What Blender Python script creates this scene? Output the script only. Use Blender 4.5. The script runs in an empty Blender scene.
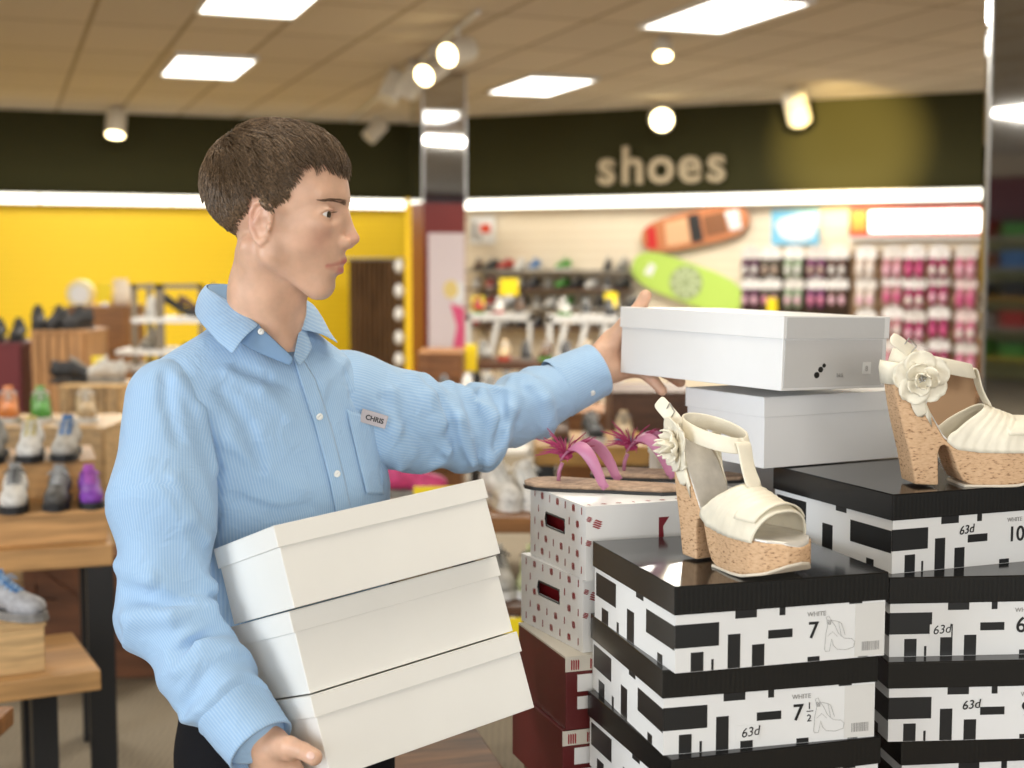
import bpy, math, random
import numpy as np
from mathutils import Vector, Matrix
random.seed(7); RNG = np.random.RandomState(5)
SC = bpy.context.scene; COL = SC.collection
PI = math.pi; rad = math.radians

# ------------------------------------------------------------ camera, world, lights, exposure
F, CH, PITCH = 1400.0, 1.6, 0.0833
CP, SP = math.cos(PITCH), math.sin(PITCH)
cd = bpy.data.cameras.new('camera'); cam = bpy.data.objects.new('camera', cd); COL.objects.link(cam)
cam.location = (0, 0, CH); cam.rotation_euler = (PI/2-PITCH, 0, 0)
cd.sensor_width = 36; cd.lens = F/1024*36; cd.clip_start = .05; cd.clip_end = 100
cd.dof.use_dof = True; cd.dof.focus_distance = 1.93; cd.dof.aperture_fstop = 3.6
SC.camera = cam
w = bpy.data.worlds.new('daylight'); SC.world = w; w.use_nodes = True
w.node_tree.nodes['Background'].inputs[0].default_value = (.86, .93, 1, 1)
w.node_tree.nodes['Background'].inputs[1].default_value = .9
SC.view_settings.view_transform = 'Standard'; SC.view_settings.look = 'None'
SC.view_settings.gamma = 1; SC.view_settings.use_curve_mapping = False
SC.view_settings.exposure = 0.33

def area(name, loc, target, sx, sy, power, color):
    l = bpy.data.lights.new(name, 'AREA'); l.shape = 'RECTANGLE'; l.size = sx; l.size_y = sy; l.energy = power; l.color = color
    o = bpy.data.objects.new(name, l); COL.objects.link(o); o.location = loc
    o.rotation_euler = (Vector(target)-Vector(loc)).to_track_quat('-Z', 'Y').to_euler(); return o
area('added_key_light_left', (-4.6, -.6, 2.0), (.1, 2.1, 1.2), 2.6, 2.2, 150, (.84, .92, 1))  # unseen area light added as cool key; the left wall has no window
area('added_front_fill', (.8, -2.8, 2.1), (.1, 2.1, 1.3), 4.5, 1.8, 88, (1, .965, .9))  # unseen warm area light added inside the shop front as frontal fill
area('ceiling_light_over_aisle', (.2, 2.2, 3.15), (.2, 2.25, 0), 1.8, 1.2, 28, (1, .93, .8))
for i, (ax, ay, pw) in enumerate([(10, 2, 80), (-3.5, 7, 75), (0, 7.5, 75), (3.2, 7, 75), (-3.2, 11.8, 125), (1.6, 11.4, 125)]):  # first light is added to brighten the side wall the columns mirror
    area('ceiling_light_and_fill', (ax, ay, 3.16), (ax, ay+.01, 0), 1.2, .6, pw, (1, .95, .85))

def P(px, py, Y):
    a = (px-512)/F; u = -(py-384)/F; t = Y/(CP+u*SP)
    return Vector((a*t, Y, CH+t*(-SP+u*CP)))
def PZ(px, py, z):
    a = (px-512)/F; u = -(py-384)/F; t = (z-CH)/(-SP+u*CP)
    return Vector((a*t, t*(CP+u*SP), z))

# ------------------------------------------------------------ materials
MATS = {}
def mat(name, col, rough=.5, metal=0, emit=None, es=0, noise=0, nscale=20, bump=0, bscale=200, spec=.5, sss=0, coat=0, stretch=None, trans=0, alpha=None):
    if name in MATS: return MATS[name]
    m = bpy.data.materials.new(name); m.use_nodes = True; N = m.node_tree.nodes; L = m.node_tree.links; b = N['Principled BSDF']
    b.inputs['Base Color'].default_value = (*col, 1); b.inputs['Roughness'].default_value = rough; b.inputs['Metallic'].default_value = metal
    b.inputs['Specular IOR Level'].default_value = spec
    if sss: b.inputs['Subsurface Weight'].default_value = sss; b.inputs['Subsurface Radius'].default_value = (.012, .004, .002); b.inputs['Subsurface Scale'].default_value = 1
    if coat: b.inputs['Coat Weight'].default_value = coat; b.inputs['Coat Roughness'].default_value = .08
    if emit: b.inputs['Emission Color'].default_value = (*emit, 1); b.inputs['Emission Strength'].default_value = es
    tc = N.new('ShaderNodeTexCoord'); mp = N.new('ShaderNodeMapping'); L.new(tc.outputs['Object'], mp.inputs[0])
    if stretch: mp.inputs['Scale'].default_value = stretch
    if noise:
        n = N.new('ShaderNodeTexNoise'); n.inputs['Scale'].default_value = nscale; n.inputs['Detail'].default_value = 5; L.new(mp.outputs[0], n.inputs['Vector'])
        r = N.new('ShaderNodeValToRGB'); r.color_ramp.elements[0].position = .3; r.color_ramp.elements[1].position = .7
        r.color_ramp.elements[0].color = (*[max(0, c*(1-noise)) for c in col], 1); r.color_ramp.elements[1].color = (*[min(1, c*(1+noise)) for c in col], 1)
        L.new(n.outputs['Fac'], r.inputs[0]); L.new(r.outputs[0], b.inputs['Base Color'])
    if bump:
        n = N.new('ShaderNodeTexNoise'); n.inputs['Scale'].default_value = bscale; n.inputs['Detail'].default_value = 3; L.new(mp.outputs[0], n.inputs['Vector'])
        bp = N.new('ShaderNodeBump'); bp.inputs['Strength'].default_value = bump; bp.inputs['Distance'].default_value = .002
        L.new(n.outputs['Fac'], bp.inputs['Height']); L.new(bp.outputs[0], b.inputs['Normal'])
    MATS[name] = m; return m
def wood(name, c, s=(1.5, 14, 14), rough=.5, n=.35): return mat(name, c, rough, noise=n, nscale=4, stretch=s, bump=.1, bscale=30)
def wave_mat(name, c1, c2, scale, axis='X', rough=.5, bump=.3, dist=.6, spec=.5, coat=0, metal=0):
    m = bpy.data.materials.new(name); m.use_nodes = True; N = m.node_tree.nodes; L = m.node_tree.links; b = N['Principled BSDF']
    tc = N.new('ShaderNodeTexCoord'); wv = N.new('ShaderNodeTexWave'); wv.bands_direction = axis; wv.inputs['Scale'].default_value = scale; wv.inputs['Distortion'].default_value = dist
    L.new(tc.outputs['Object'], wv.inputs['Vector']); r = N.new('ShaderNodeValToRGB'); r.color_ramp.elements[0].color = (*c1, 1); r.color_ramp.elements[1].color = (*c2, 1)
    L.new(wv.outputs['Fac'], r.inputs[0]); L.new(r.outputs[0], b.inputs['Base Color']); b.inputs['Roughness'].default_value = rough; b.inputs['Specular IOR Level'].default_value = spec
    b.inputs['Coat Weight'].default_value = coat; b.inputs['Metallic'].default_value = metal
    bp = N.new('ShaderNodeBump'); bp.inputs['Strength'].default_value = bump; bp.inputs['Distance'].default_value = .001
    L.new(wv.outputs['Fac'], bp.inputs['Height']); L.new(bp.outputs[0], b.inputs['Normal']); MATS[name] = m; return m

M_WHITE = mat('white_card', (.80, .80, .80), .42, noise=.03, nscale=6, bump=.05, bscale=40)
M_CREAM = mat('ivory_card', (.80, .785, .74), .38, noise=.03, nscale=5, bump=.06, bscale=30)
M_GLOSSB = wave_mat('gloss_black_card', (.009, .009, .009), (.013, .013, .012), 48, 'X', rough=.22, bump=.10, dist=.8)
M_GTOP = mat('gloss_black_lid_top', (.010, .010, .010), .13, bump=.12, bscale=9)
M_BLACK = mat('black_print', (.012, .012, .012), .35)
M_CARDW = mat('white_printed_card', (.78, .78, .77), .4, noise=.03, nscale=8)
M_GREY = mat('grey_print', (.35, .34, .33), .6)
M_MAROON = mat('maroon_card', (.11, .012, .012), .38, noise=.25, nscale=5)
M_RED = mat('red_print', (.30, .02, .025), .5)
M_REDIN = mat('red_lining', (.30, .01, .015), .6)
M_SKIN = mat('skin', (.64, .392, .27), .48, noise=.10, nscale=38, sss=.12, bump=.07, bscale=420)
M_LIP = mat('lip', (.55, .22, .19), .4, sss=.1)
M_TROUSER = mat('trouser_cloth', (.010, .010, .012), .9, bump=.3, bscale=500, spec=.12)
M_DARK = mat('dark_steel', (.018, .018, .019), .45)
M_OAK = wood('oak_wood', (.50, .28, .11), (.8, 9, 9))
M_OAKD = wood('brown_wood', (.27, .115, .035), (1, 10, 10))
M_OAKX = wood('dark_brown_wood', (.10, .042, .018), (1, 10, 10))
M_YEL = mat('yellow_paint', (.90, .58, .008), .6)
M_YELS = mat('yellow_sign_card', (.95, .72, .01), .5)
M_METAL = mat('brushed_metal', (.55, .55, .55), .3, 1)
M_PLW = mat('white_enamel', (.72, .70, .66), .4)

# ------------------------------------------------------------ tagging and mesh helpers
MW = {}
def thing(name, label, cat, M=None, group=None):
    o = bpy.data.objects.new(name, None); COL.objects.link(o); o.empty_display_size = .05
    M = M or Matrix.Identity(4); o.matrix_world = M; MW[o.name] = M.copy()
    return tag(o, label, cat, group)
def tag(o, label, cat, group=None):
    o['label'] = label; o['category'] = cat; o['kind'] = 'thing'
    if group: o['group'] = group
    return o
def T(x, y, z, yaw=0): return Matrix.Translation((x, y, z)) @ Matrix.Rotation(yaw, 4, 'Z')
class MB:
    def __init__(s): s.v = []; s.f = []; s.m = []
    def add(s, v, f, m=0):
        n = len(s.v); s.v += [tuple(a) for a in v]; s.f += [tuple(i+n for i in q) for q in f]; s.m += [m]*len(f); return s
    def box(s, a, b, m=0, M=None):
        x0, y0, z0 = a; x1, y1, z1 = b
        v = [(x0, y0, z0), (x1, y0, z0), (x1, y1, z0), (x0, y1, z0), (x0, y0, z1), (x1, y0, z1), (x1, y1, z1), (x0, y1, z1)]
        if M is not None: v = [M @ Vector(p) for p in v]
        return s.add(v, [(0, 3, 2, 1), (4, 5, 6, 7), (0, 1, 5, 4), (1, 2, 6, 5), (2, 3, 7, 6), (3, 0, 4, 7)], m)
    def tube(s, pts, r, n=10, m=0, cap=True):
        pts = [Vector(p) for p in pts]; rs = r if isinstance(r, (list, tuple)) else [r]*len(pts); rings = []
        up = None
        for i, p in enumerate(pts):
            d = (pts[min(i+1, len(pts)-1)]-pts[max(i-1, 0)]).normalized()
            if up is None: up = d.orthogonal().normalized()
            up = (up-d*up.dot(d)).normalized(); sd = d.cross(up)
            rings.append([p+(up*math.cos(t)+sd*math.sin(t))*rs[i] for t in [2*PI*k/n for k in range(n)]])
        v = [q for r_ in rings for q in r_]; f = []
        for i in range(len(pts)-1):
            for k in range(n): f.append((i*n+k, i*n+(k+1) % n, (i+1)*n+(k+1) % n, (i+1)*n+k))
        if cap: f.append(tuple(range(n-1, -1, -1))); f.append(tuple(range((len(pts)-1)*n, len(pts)*n)))
        return s.add(v, f, m)
    def loft(s, rings, m=0, cap=True, closed=True):
        n = len(rings[0]); v = [q for r_ in rings for q in r_]; f = []
        for i in range(len(rings)-1):
            for k in range(n if closed else n-1): f.append((i*n+k, i*n+(k+1) % n, (i+1)*n+(k+1) % n, (i+1)*n+k))
        if cap and closed: f.append(tuple(range(n-1, -1, -1))); f.append(tuple(range((len(rings)-1)*n, len(rings)*n)))
        return s.add(v, f, m)
    def ell(s, c, r, m=0, nu=14, nv=9, M=None):
        v = []; f = []
        for j in range(nv+1):
            ph = PI*j/nv
            for i in range(nu):
                th = 2*PI*i/nu; p = Vector((c[0]+r[0]*math.sin(ph)*math.cos(th), c[1]+r[1]*math.sin(ph)*math.sin(th), c[2]+r[2]*math.cos(ph)))
                v.append(M @ p if M is not None else p)
        for j in range(nv):
            for i in range(nu): f.append((j*nu+i, (j+1)*nu+i, (j+1)*nu+(i+1) % nu, j*nu+(i+1) % nu))
        return s.add(v, f, m)
    def prism(s, poly, z0, z1, m=0, M=None):
        n = len(poly); v = [Vector((x, y, z0)) for x, y in poly]+[Vector((x, y, z1)) for x, y in poly]
        if M is not None: v = [M @ p for p in v]
        f = [tuple(range(n-1, -1, -1)), tuple(range(n, 2*n))]+[(k, (k+1) % n, n+(k+1) % n, n+k) for k in range(n)]
        return s.add(v, f, m)
    def mesh(s, name):
        me = bpy.data.meshes.new(name); me.from_pydata(s.v, [], s.f); me.update(); return me
    def build(s, name, mats, parent=None, smooth=False, world=False, bevel=0, fixn=False, solid=0, sub=0):
        me = s.mesh(name); mats = mats if isinstance(mats, (list, tuple)) else [mats]
        for m_ in mats: me.materials.append(m_)
        me.polygons.foreach_set('material_index', s.m)
        if smooth: me.polygons.foreach_set('use_smooth', [True]*len(me.polygons))
        o = bpy.data.objects.new(name, me); COL.objects.link(o)
        if parent is not None:
            if world:
                P_ = parent_matrix(parent); me.transform(P_.inverted())
            o.parent = parent
        if solid: md = o.modifiers.new('thick', 'SOLIDIFY'); md.thickness = solid; md.offset = 0
        if sub: md = o.modifiers.new('sub', 'SUBSURF'); md.levels = sub; md.render_levels = sub
        if bevel: md = o.modifiers.new('bevel', 'BEVEL'); md.width = bevel; md.segments = 2; md.limit_method = 'ANGLE'
        me.update(); return o
def parent_matrix(o):
    M = Matrix.Identity(4)
    while o is not None:
        M = MW.get(o.name, Matrix.Identity(4)) @ M; o = o.parent
    return M
def boxpart(name, a, b, m, parent=None, bevel=0, world=False): return MB().box(a, b).build(name, m, parent, bevel=bevel, world=world)
def struct(o): o['kind'] = 'structure'; return o
def text(name, body, size, M, m, parent, ext=.0004, offset=0, align='LEFT', sx=1, shear=0):
    cu = bpy.data.curves.new(name, 'FONT'); cu.body = body; cu.size = size; cu.extrude = ext; cu.offset = offset; cu.align_x = align; cu.shear = shear
    tmp = bpy.data.objects.new(name, cu); me = bpy.data.meshes.new_from_object(tmp); bpy.data.objects.remove(tmp); me.materials.clear(); me.materials.append(m)
    o = bpy.data.objects.new(name, me); COL.objects.link(o)
    if parent is not None: o.parent = parent
    o.matrix_local = M @ Matrix.Diagonal((sx, 1, 1, 1)); return o
def copy_tree(o, M, label, name=None):
    c = o.copy(); COL.objects.link(c); c.matrix_world = M; MW[c.name] = M.copy(); c['label'] = label
    for ch in list(o.children):
        d = ch.copy(); COL.objects.link(d); d.parent = c
        for g in list(ch.children):
            e = g.copy(); COL.objects.link(e); e.parent = d
    return c
def recolor(o, m, slot=0):
    o.material_slots[slot].link = 'OBJECT'; o.material_slots[slot].material = m

# ------------------------------------------------------------ signed-distance sculpting
def e_ell(c, r, M=None):
    c = np.array(c, float); r = np.array(r, float); Mi = None if M is None else np.array(M)[:3, :3]
    def f(p):
        q = p-c
        if Mi is not None: q = q @ Mi
        k = np.sqrt(((q/r)**2).sum(1)); return (k-1)*min(r)*.5+(k-1)*.5*np.median(r)
    return f, c, max(r)
def e_cap(a, b, ra, rb):
    a = np.array(a, float); b = np.array(b, float); d = b-a; L2 = (d*d).sum()+1e-12
    def f(p):
        t = np.clip(((p-a) @ d)/L2, 0, 1); return np.linalg.norm(p-a-t[:, None]*d, axis=1)-(ra+(rb-ra)*t)
    return f, (a+b)/2, np.linalg.norm(d)/2+max(ra, rb)
def smin(a, b, k):
    h = np.clip(.5+.5*(b-a)/k, 0, 1); return b+(a-b)*h-k*h*(1-h)
class SDF:
    """list of operations ('u' union, 's' subtract) evaluated with smooth blending"""
    def __init__(s): s.ops = []
    def u(s, e, k=.01): s.ops.append(('u', e, k)); return s
    def s_(s, e, k=.004): s.ops.append(('s', e, k)); return s
    def __call__(s, p):
        d = np.full(len(p), 1e3)
        for op, (f, c, R), k in s.ops:
            near = np.abs(p-c).max(1) < R+4*k+.03
            if not near.any(): continue
            q = f(p[near]); dn = d[near]
            d[near] = smin(dn, q, k) if op == 'u' else -smin(-dn, q, k)
        return d
def nets(f, lo, hi, h):
    ax = [np.arange(lo[i], hi[i]+h, h) for i in range(3)]; n = [len(a) for a in ax]
    G = np.empty(n, np.float32)
    Y, Z = np.meshgrid(ax[1], ax[2], indexing='ij'); Y = Y.ravel(); Z = Z.ravel()
    for i in range(0, n[0], 8):
        xs = ax[0][i:i+8]; p = np.stack([np.repeat(xs, len(Y)), np.tile(Y, len(xs)), np.tile(Z, len(xs))], 1)
        G[i:i+8] = f(p).reshape(len(xs), n[1], n[2])
    I = G < 0; sl = lambda a, o: a[o[0]:a.shape[0]-1+o[0], o[1]:a.shape[1]-1+o[1], o[2]:a.shape[2]-1+o[2]]
    offs = [(a, b, c) for a in (0, 1) for b in (0, 1) for c in (0, 1)]
    cnt = sum(sl(I, o).astype(np.int8) for o in offs); act = (cnt > 0) & (cnt < 8); idx = np.argwhere(act)
    vid = np.full(act.shape, -1, np.int64); vid[act] = np.arange(len(idx))
    acc = np.zeros((len(idx), 3)); num = np.zeros(len(idx))
    for a in offs:
        for d in range(3):
            if a[d]: continue
            b = list(a); b[d] = 1; ga = G[tuple((idx+a).T)]; gb = G[tuple((idx+np.array(b)).T)]
            m = (ga < 0) != (gb < 0); t = ga[m]/(ga[m]-gb[m]); q = (idx[m]+a).astype(float); q[:, d] += t; acc[m] += q; num[m] += 1
    V = acc/num[:, None]*h+np.array(lo); Fs = []
    for d in range(3):
        e1, e2 = [(1, 2), (2, 0), (0, 1)][d]
        A = I.take(range(0, n[d]-1), axis=d); B = I.take(range(1, n[d]), axis=d); ch = A != B; q = np.argwhere(ch)
        q = q[(q[:, e1] > 0) & (q[:, e2] > 0) & (q[:, e1] < n[e1]-1) & (q[:, e2] < n[e2]-1)]
        s = A[tuple(q.T)]; u = np.zeros(3, int); v = np.zeros(3, int); u[e1] = 1; v[e2] = 1
        quad = np.stack([vid[tuple((q-u-v).T)], vid[tuple((q-v).T)], vid[tuple(q.T)], vid[tuple((q-u).T)]], 1)
        quad[~s] = quad[~s][:, ::-1]; Fs.append(quad)
    return V, np.concatenate(Fs)
def sculpt(name, f, lo, hi, h, mats, parent=None, world=False, attr=None, smooth_it=0):
    V, Q = nets(f, lo, hi, h)
    if smooth_it:
        for it in range(smooth_it):
            acc = np.zeros_like(V); c = np.zeros(len(V))
            for k in range(4):
                np.add.at(acc, Q[:, k], V[Q[:, (k+1) % 4]]); np.add.at(c, Q[:, k], 1)
            V = V*.5+.5*acc/np.maximum(c, 1)[:, None]
    me = bpy.data.meshes.new(name); me.from_pydata(V.tolist(), [], Q.tolist()); me.update()
    if attr is not None:
        a = me.attributes.new('stripe', 'FLOAT', 'POINT'); a.data.foreach_set('value', attr(V).astype(np.float32))
    me.polygons.foreach_set('use_smooth', [True]*len(me.polygons))
    for m_ in (mats if isinstance(mats, (list, tuple)) else [mats]): me.materials.append(m_)
    o = bpy.data.objects.new(name, me); COL.objects.link(o)
    if parent is not None:
        if world: me.transform(parent_matrix(parent).inverted())
        o.parent = parent
    return o
def poly2d(px, pz, poly):
    poly = np.array(poly, float); d = np.full(len(px), 1e9); s = np.ones(len(px))
    n = len(poly)
    for i in range(n):
        a = poly[i]; b = poly[i-1]; ex, ez = b-a; wx = px-a[0]; wz = pz-a[1]
        t = np.clip((wx*ex+wz*ez)/(ex*ex+ez*ez+1e-12), 0, 1); d = np.minimum(d, (wx-ex*t)**2+(wz-ez*t)**2)
        c1 = pz >= a[1]; c2 = pz < b[1]; c3 = ex*wz > ez*wx; al = c1 & c2 & c3; no = ~c1 & ~c2 & ~c3; s[al | no] *= -1
    return s*np.sqrt(d)

# ------------------------------------------------------------ the setting
def wall(name, A, B, z0, z1, m, t=.12):
    A = Vector((*A, 0)); B = Vector((*B, 0)); d = (B-A).normalized(); n = Vector((-d.y, d.x, 0))*t
    mb = MB(); mb.add([A+Vector((0, 0, z0)), B+Vector((0, 0, z0)), B+n+Vector((0, 0, z0)), A+n+Vector((0, 0, z0)), A+Vector((0, 0, z1)), B+Vector((0, 0, z1)), B+n+Vector((0, 0, z1)), A+n+Vector((0, 0, z1))],
        [(0, 3, 2, 1), (4, 5, 6, 7), (0, 1, 5, 4), (1, 2, 6, 5), (2, 3, 7, 6), (3, 0, 4, 7)])
    return struct(mb.build(name, m))
GRID = rad(20.1)
def ceil_mat():
    m = bpy.data.materials.new('ceiling_tiles'); m.use_nodes = True; N = m.node_tree.nodes; L = m.node_tree.links; b = N['Principled BSDF']
    tc = N.new('ShaderNodeTexCoord'); mp = N.new('ShaderNodeMapping'); mp.inputs['Rotation'].default_value = (0, 0, -GRID+PI/2*0)
    L.new(tc.outputs['Object'], mp.inputs[0]); br = N.new('ShaderNodeTexBrick'); br.offset = 0; br.inputs['Scale'].default_value = 1
    br.inputs['Brick Width'].default_value = .61; br.inputs['Row Height'].default_value = 1.22; br.inputs['Mortar Size'].default_value = .017
    br.inputs['Color1'].default_value = (.62, .53, .405, 1); br.inputs['Color2'].default_value = (.57, .485, .37, 1); br.inputs['Mortar'].default_value = (.32, .235, .13, 1)
    L.new(mp.outputs[0], br.inputs['Vector']); L.new(br.outputs['Color'], b.inputs['Base Color']); b.inputs['Roughness'].default_value = .9; return m
ROOMX0, ROOMX1, Y0 = -9.5, 15.0, -3.2
c = MB().box((ROOMX0, Y0, 3.2), (ROOMX1, 18, 3.3)).build('ceiling', ceil_mat()); struct(c)
M_CARPET = wave_mat('carpet', (.20, .165, .115), (.27, .225, .16), 14, 'X', rough=.95, bump=.5, dist=3)
struct(MB().box((ROOMX0, Y0, -.1), (ROOMX1, 18, 0)).build('floor', M_CARPET))
M_GREEN = mat('dark_green_paint', (.033, .031, .009), .8, spec=.2)
M_MAR = mat('maroon_paint', (.14, .012, .01), .35)
M_SLAT = wave_mat('cream_slatwall', (.80, .69, .53), (.86, .76, .60), 3.2, 'Z', rough=.6, bump=.4, dist=0)
M_YWALL = wave_mat('yellow_wall', (.90, .60, .006), (.95, .66, .008), 5, 'Z', rough=.55, bump=.15, dist=0)
M_LITE = mat('strip_light', (1, 1, 1), emit=(1, .97, .84), es=2.6)
M_PANEL = mat('ceiling_panel_light', (1, 1, 1), emit=(1, .98, .92), es=4)
LW = lambda x: 14.4+(x+5.27)*.375
RW = lambda x: 15.2-(x+.51)*.461
JX = -.75
wall('wall_left', (-9.5, LW(-9.5)), (JX, LW(JX)), 0, 2.36, M_YWALL)
wall('trim_1', (-9.5, LW(-9.5)-.02), (JX, LW(JX)-.02), 2.36, 3.2, M_GREEN, .14)
wall('wall_right', (JX-.1, RW(JX-.1)), (9.0, RW(9.0)), 0, 2.33, M_SLAT)
wall('trim_2', (JX-.1, RW(JX-.1)-.02), (9.0, RW(9.0)-.02), 2.33, 3.2, M_GREEN, .14)
M_PALE = mat('pale_olive_paint', (.50, .48, .22), .7)
wall('wall_far_side', (15.0, 18), (15.0, Y0), 0, 2.15, M_PALE); wall('trim_3', (14.97, 18), (14.97, Y0), 2.07, 2.9, M_MAR); wall('trim_6', (14.97, 18), (14.97, Y0), 2.9, 3.2, mat('tan_paint', (.5, .4, .28), .8))
wall('wall_near_side', (-9.5, Y0), (-9.5, LW(-9.5)), 0, 3.2, M_YWALL)
wall('wall_beyond', (9.0, RW(9.0)), (15.0, RW(9)+1), 0, 3.2, M_PALE)
wall('wall_front', (ROOMX1, Y0), (ROOMX0, Y0), 0, .45, mat('front_wall_paint', (.6, .55, .45), .7))
wall('wall_front_header', (ROOMX1, Y0), (ROOMX0, Y0), 2.9, 3.2, M_MAR)
for i in range(9):
    x = ROOMX0+i*3.06; f = MB().box((x-.04, Y0-.1, .45), (x+.04, Y0, 2.9)).box((x-.04, Y0-.1, 1.9), (min(x+3.06, ROOMX1), Y0-.05, 1.95)).build('window_%d' % (i+1), M_DARK); struct(f)
# fluorescent valance strips along both walls, built of butted tubes
def strip(A, B, n, z, lab, off=.22):
    A = Vector((*A, 0)); B = Vector((*B, 0)); d = (B-A)/n; nn = Vector((d.y, -d.x, 0)).normalized()*off
    for i in range(n):
        a = A+d*i+nn; b_ = A+d*(i+1)-d*.012+nn; t = thing('strip_light', lab % (i+1), 'light', T(a.x, a.y, z), 'fluorescent strips under the green fascia')
        L_ = (b_-a).length; ang = math.atan2(d.y, d.x); R_ = Matrix.Rotation(ang, 4, 'Z')
        MB().box((0, -.045, 0), (L_, .045, .085), M=R_).build('diffuser', M_LITE, t, bevel=.01)
        MB().box((0, .045, -.005), (L_, off-.03, .10), M=R_).build('housing', M_PLW, t)
A = (-8.6, LW(-8.6)); B = (-1.15, LW(-1.15)); strip(A, B, 6, 2.25, 'glowing white strip light over the yellow wall, number %d counting from the left')
A = (-.45, RW(-.45)); B = (6.9, RW(6.9)); strip(A, B, 6, 2.215, 'glowing white strip light over the cream slat wall, number %d counting from the left')
# recessed ceiling panels, aligned with the tile grid
for (px, py), lab in [((207, 65), 'small bright ceiling panel light above the man at upper left'), ((540, 84), 'bright ceiling panel light above the shoes sign'),
                      ((722, 12), 'largest bright ceiling panel light at top right of centre'), ((262, -5), 'ceiling panel light cut by the top edge of the photo')]:
    p = PZ(px, py, 3.2); t = thing('ceiling_light', lab, 'ceiling light', Matrix.Translation((p.x, p.y, 3.19)) @ Matrix.Rotation(GRID, 4, 'Z'), 'recessed ceiling panels')
    MB().box((-.29, -.55, -.012), (.29, .55, .0)).build('diffuser', M_PANEL, t)
    fr = MB()
    for a, b_ in [((-.31, -.6, -.02), (-.29, .6, .01)), ((.29, -.6, -.02), (.31, .6, .01)), ((-.29, -.6, -.02), (.29, -.55, .01)), ((-.29, .55, -.02), (.29, .6, .01))]: fr.box(a, b_)
    fr.build('frame', M_PLW, t)
# spot lights
def spot(px, py, Y, aim, lab, lit, r=.055, L_=.15, stem=True):
    p = PZ(px, py, 3.2-L_*.62-.03); d = Vector(aim).normalized(); t = thing('spotlight', lab, 'spotlight', Matrix.Translation(p), 'ceiling spotlights')
    mb = MB(); a = -d*L_*.5; e = d*L_*.5
    mb.tube([a-d*.03, a, e, e-d*.008, e-d*.01], [r*.5, r, r, r*.93, r*.9], 16, cap=True); mb.build('lamp_head', mat('spot_white', (.62, .57, .48), .4), t, smooth=False)
    if lit: MB().tube([e-d*.012, e+d*.002], [r*.86, r*.86], 16).build('bulb', mat('bulb_glow', (1, 1, 1), emit=(1, .80, .42), es=9), t)
    if 3.2-p.z > .08: MB().tube([(0, 0, .02), (0, 0, 3.2-p.z)], .01, 8).build('stem', M_PLW, t)
spot(116, 124, 12.2, (0, -.35, -1), 'lit white cylinder spotlight alone above the green band at far left', True, .10, .24)
trk = [(375, 131, 11.4, (-.8, -.3, -.9), 'unlit spotlight lowest on the track, beside the green band', 0), (392, 88, 9.2, (-.35, -.3, -.9), 'unlit spotlight second from the low end of the track', 0),
       (412, 82, 8.6, (-.5, .4, -.9), 'spotlight in the middle of the track facing away', 0), (432, 70, 7.9, (-.6, -1, -.6), 'lit spotlight on the track just left of the brightest one', 1), (458, 52, 7.2, (-.75, -1, -.4), 'brightest lit spotlight at the high end of the track', 1)]
for px, py, Y, aim, lab, lit in trk: spot(px, py, Y, aim, lab, lit, .085, .23)
a = PZ(350, 120, 3.185); b_ = PZ(478, 12, 3.185)
o = MB().tube([a, b_], .018, 6).build('light_track', M_PLW); tag(o, 'long thin ceiling track that carries five spotlights', 'light track')
spot(661, 119, 11.2, (-.02, -1, -.2), 'lit round spotlight aimed at the camera above the shoes sign', True, .12, .22)
spot(663, 50, 7.6, (0, -.5, -1), 'small lit spotlight tucked near the ceiling at top right', True, .07, .1)
spot(797, 108, 10.6, (.35, .7, -.75), 'unlit-looking spotlight aimed at the right of the green band', False, .11, .27)
l = bpy.data.lights.new('spot_glow', 'SPOT'); l.energy = 1100; l.color = (1, .75, .3); l.spot_size = rad(34); l.spot_blend = .9; o = bpy.data.objects.new('spot_glow', l); COL.objects.link(o)
o.location = P(800, 112, 10.7); o.rotation_euler = (P(852, 148, 13.6)-o.location).to_track_quat('-Z', 'Y').to_euler()
# mirrored columns
M_MIR = mat('mirror', (.62, .62, .62), .04, 1)
def column(name, px, py, Y, wd, mz, lab, dp=None):
    dp = dp or wd
    p = P(px, py, Y); t = thing(name, lab, 'column', T(p.x, p.y, 0, GRID))
    MB().box((0.004, 0.004, 0), (wd-.004, dp-.004, 3.2)).build('core', M_MAR, t)
    mb = MB().box((0, -.004, mz), (wd, .004, 3.19)).box((-.004, 0, mz), (.004, dp, 3.19)).box((wd-.004, 0, mz), (wd+.004, dp, 3.19)); mb.build('mirror_panel', M_MIR, t)
    mb = MB()
    for x, y in ((-.006, -.006), (wd-.006, -.006)): mb.box((x, y, mz), (x+.014, y+.014, 3.195))
    mb.build('edge_trim', M_METAL, t); return t
cl = column('mirrored_column', 423, 200, 11.6, .37, 2.13, 'slim mirror-clad column with a maroon foot above the pink poster')
cr = column('mirrored_column', 987, 200, 6.2, .8, .1, 'wide mirror-clad column cut by the right edge of the photo', .03)
# shoes sign on the green band
n_ = Vector((1, -.461, 0)).normalized(); ang = math.atan2(n_.y, n_.x)
p = P(599, 184, 14.55); p.y = RW(p.x)-.06
M_BRZ = mat('bronze_letters', (.42, .34, .22), .35, .5)
st = thing('wall_sign', 'bronze lettered shoes sign on the dark green band', 'sign', T(p.x, p.y, P(599, 184, p.y).z, ang))
xx = 0
for ch, wd in (('s', .225), ('h', .262), ('o', .29), ('e', .27), ('s', .22)):
    text('letter', ch, .52, Matrix.Translation((xx, -.04, 0)) @ Matrix.Rotation(PI/2, 4, 'X'), M_BRZ, st, ext=.02, offset=.012); xx += wd*1.10
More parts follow.
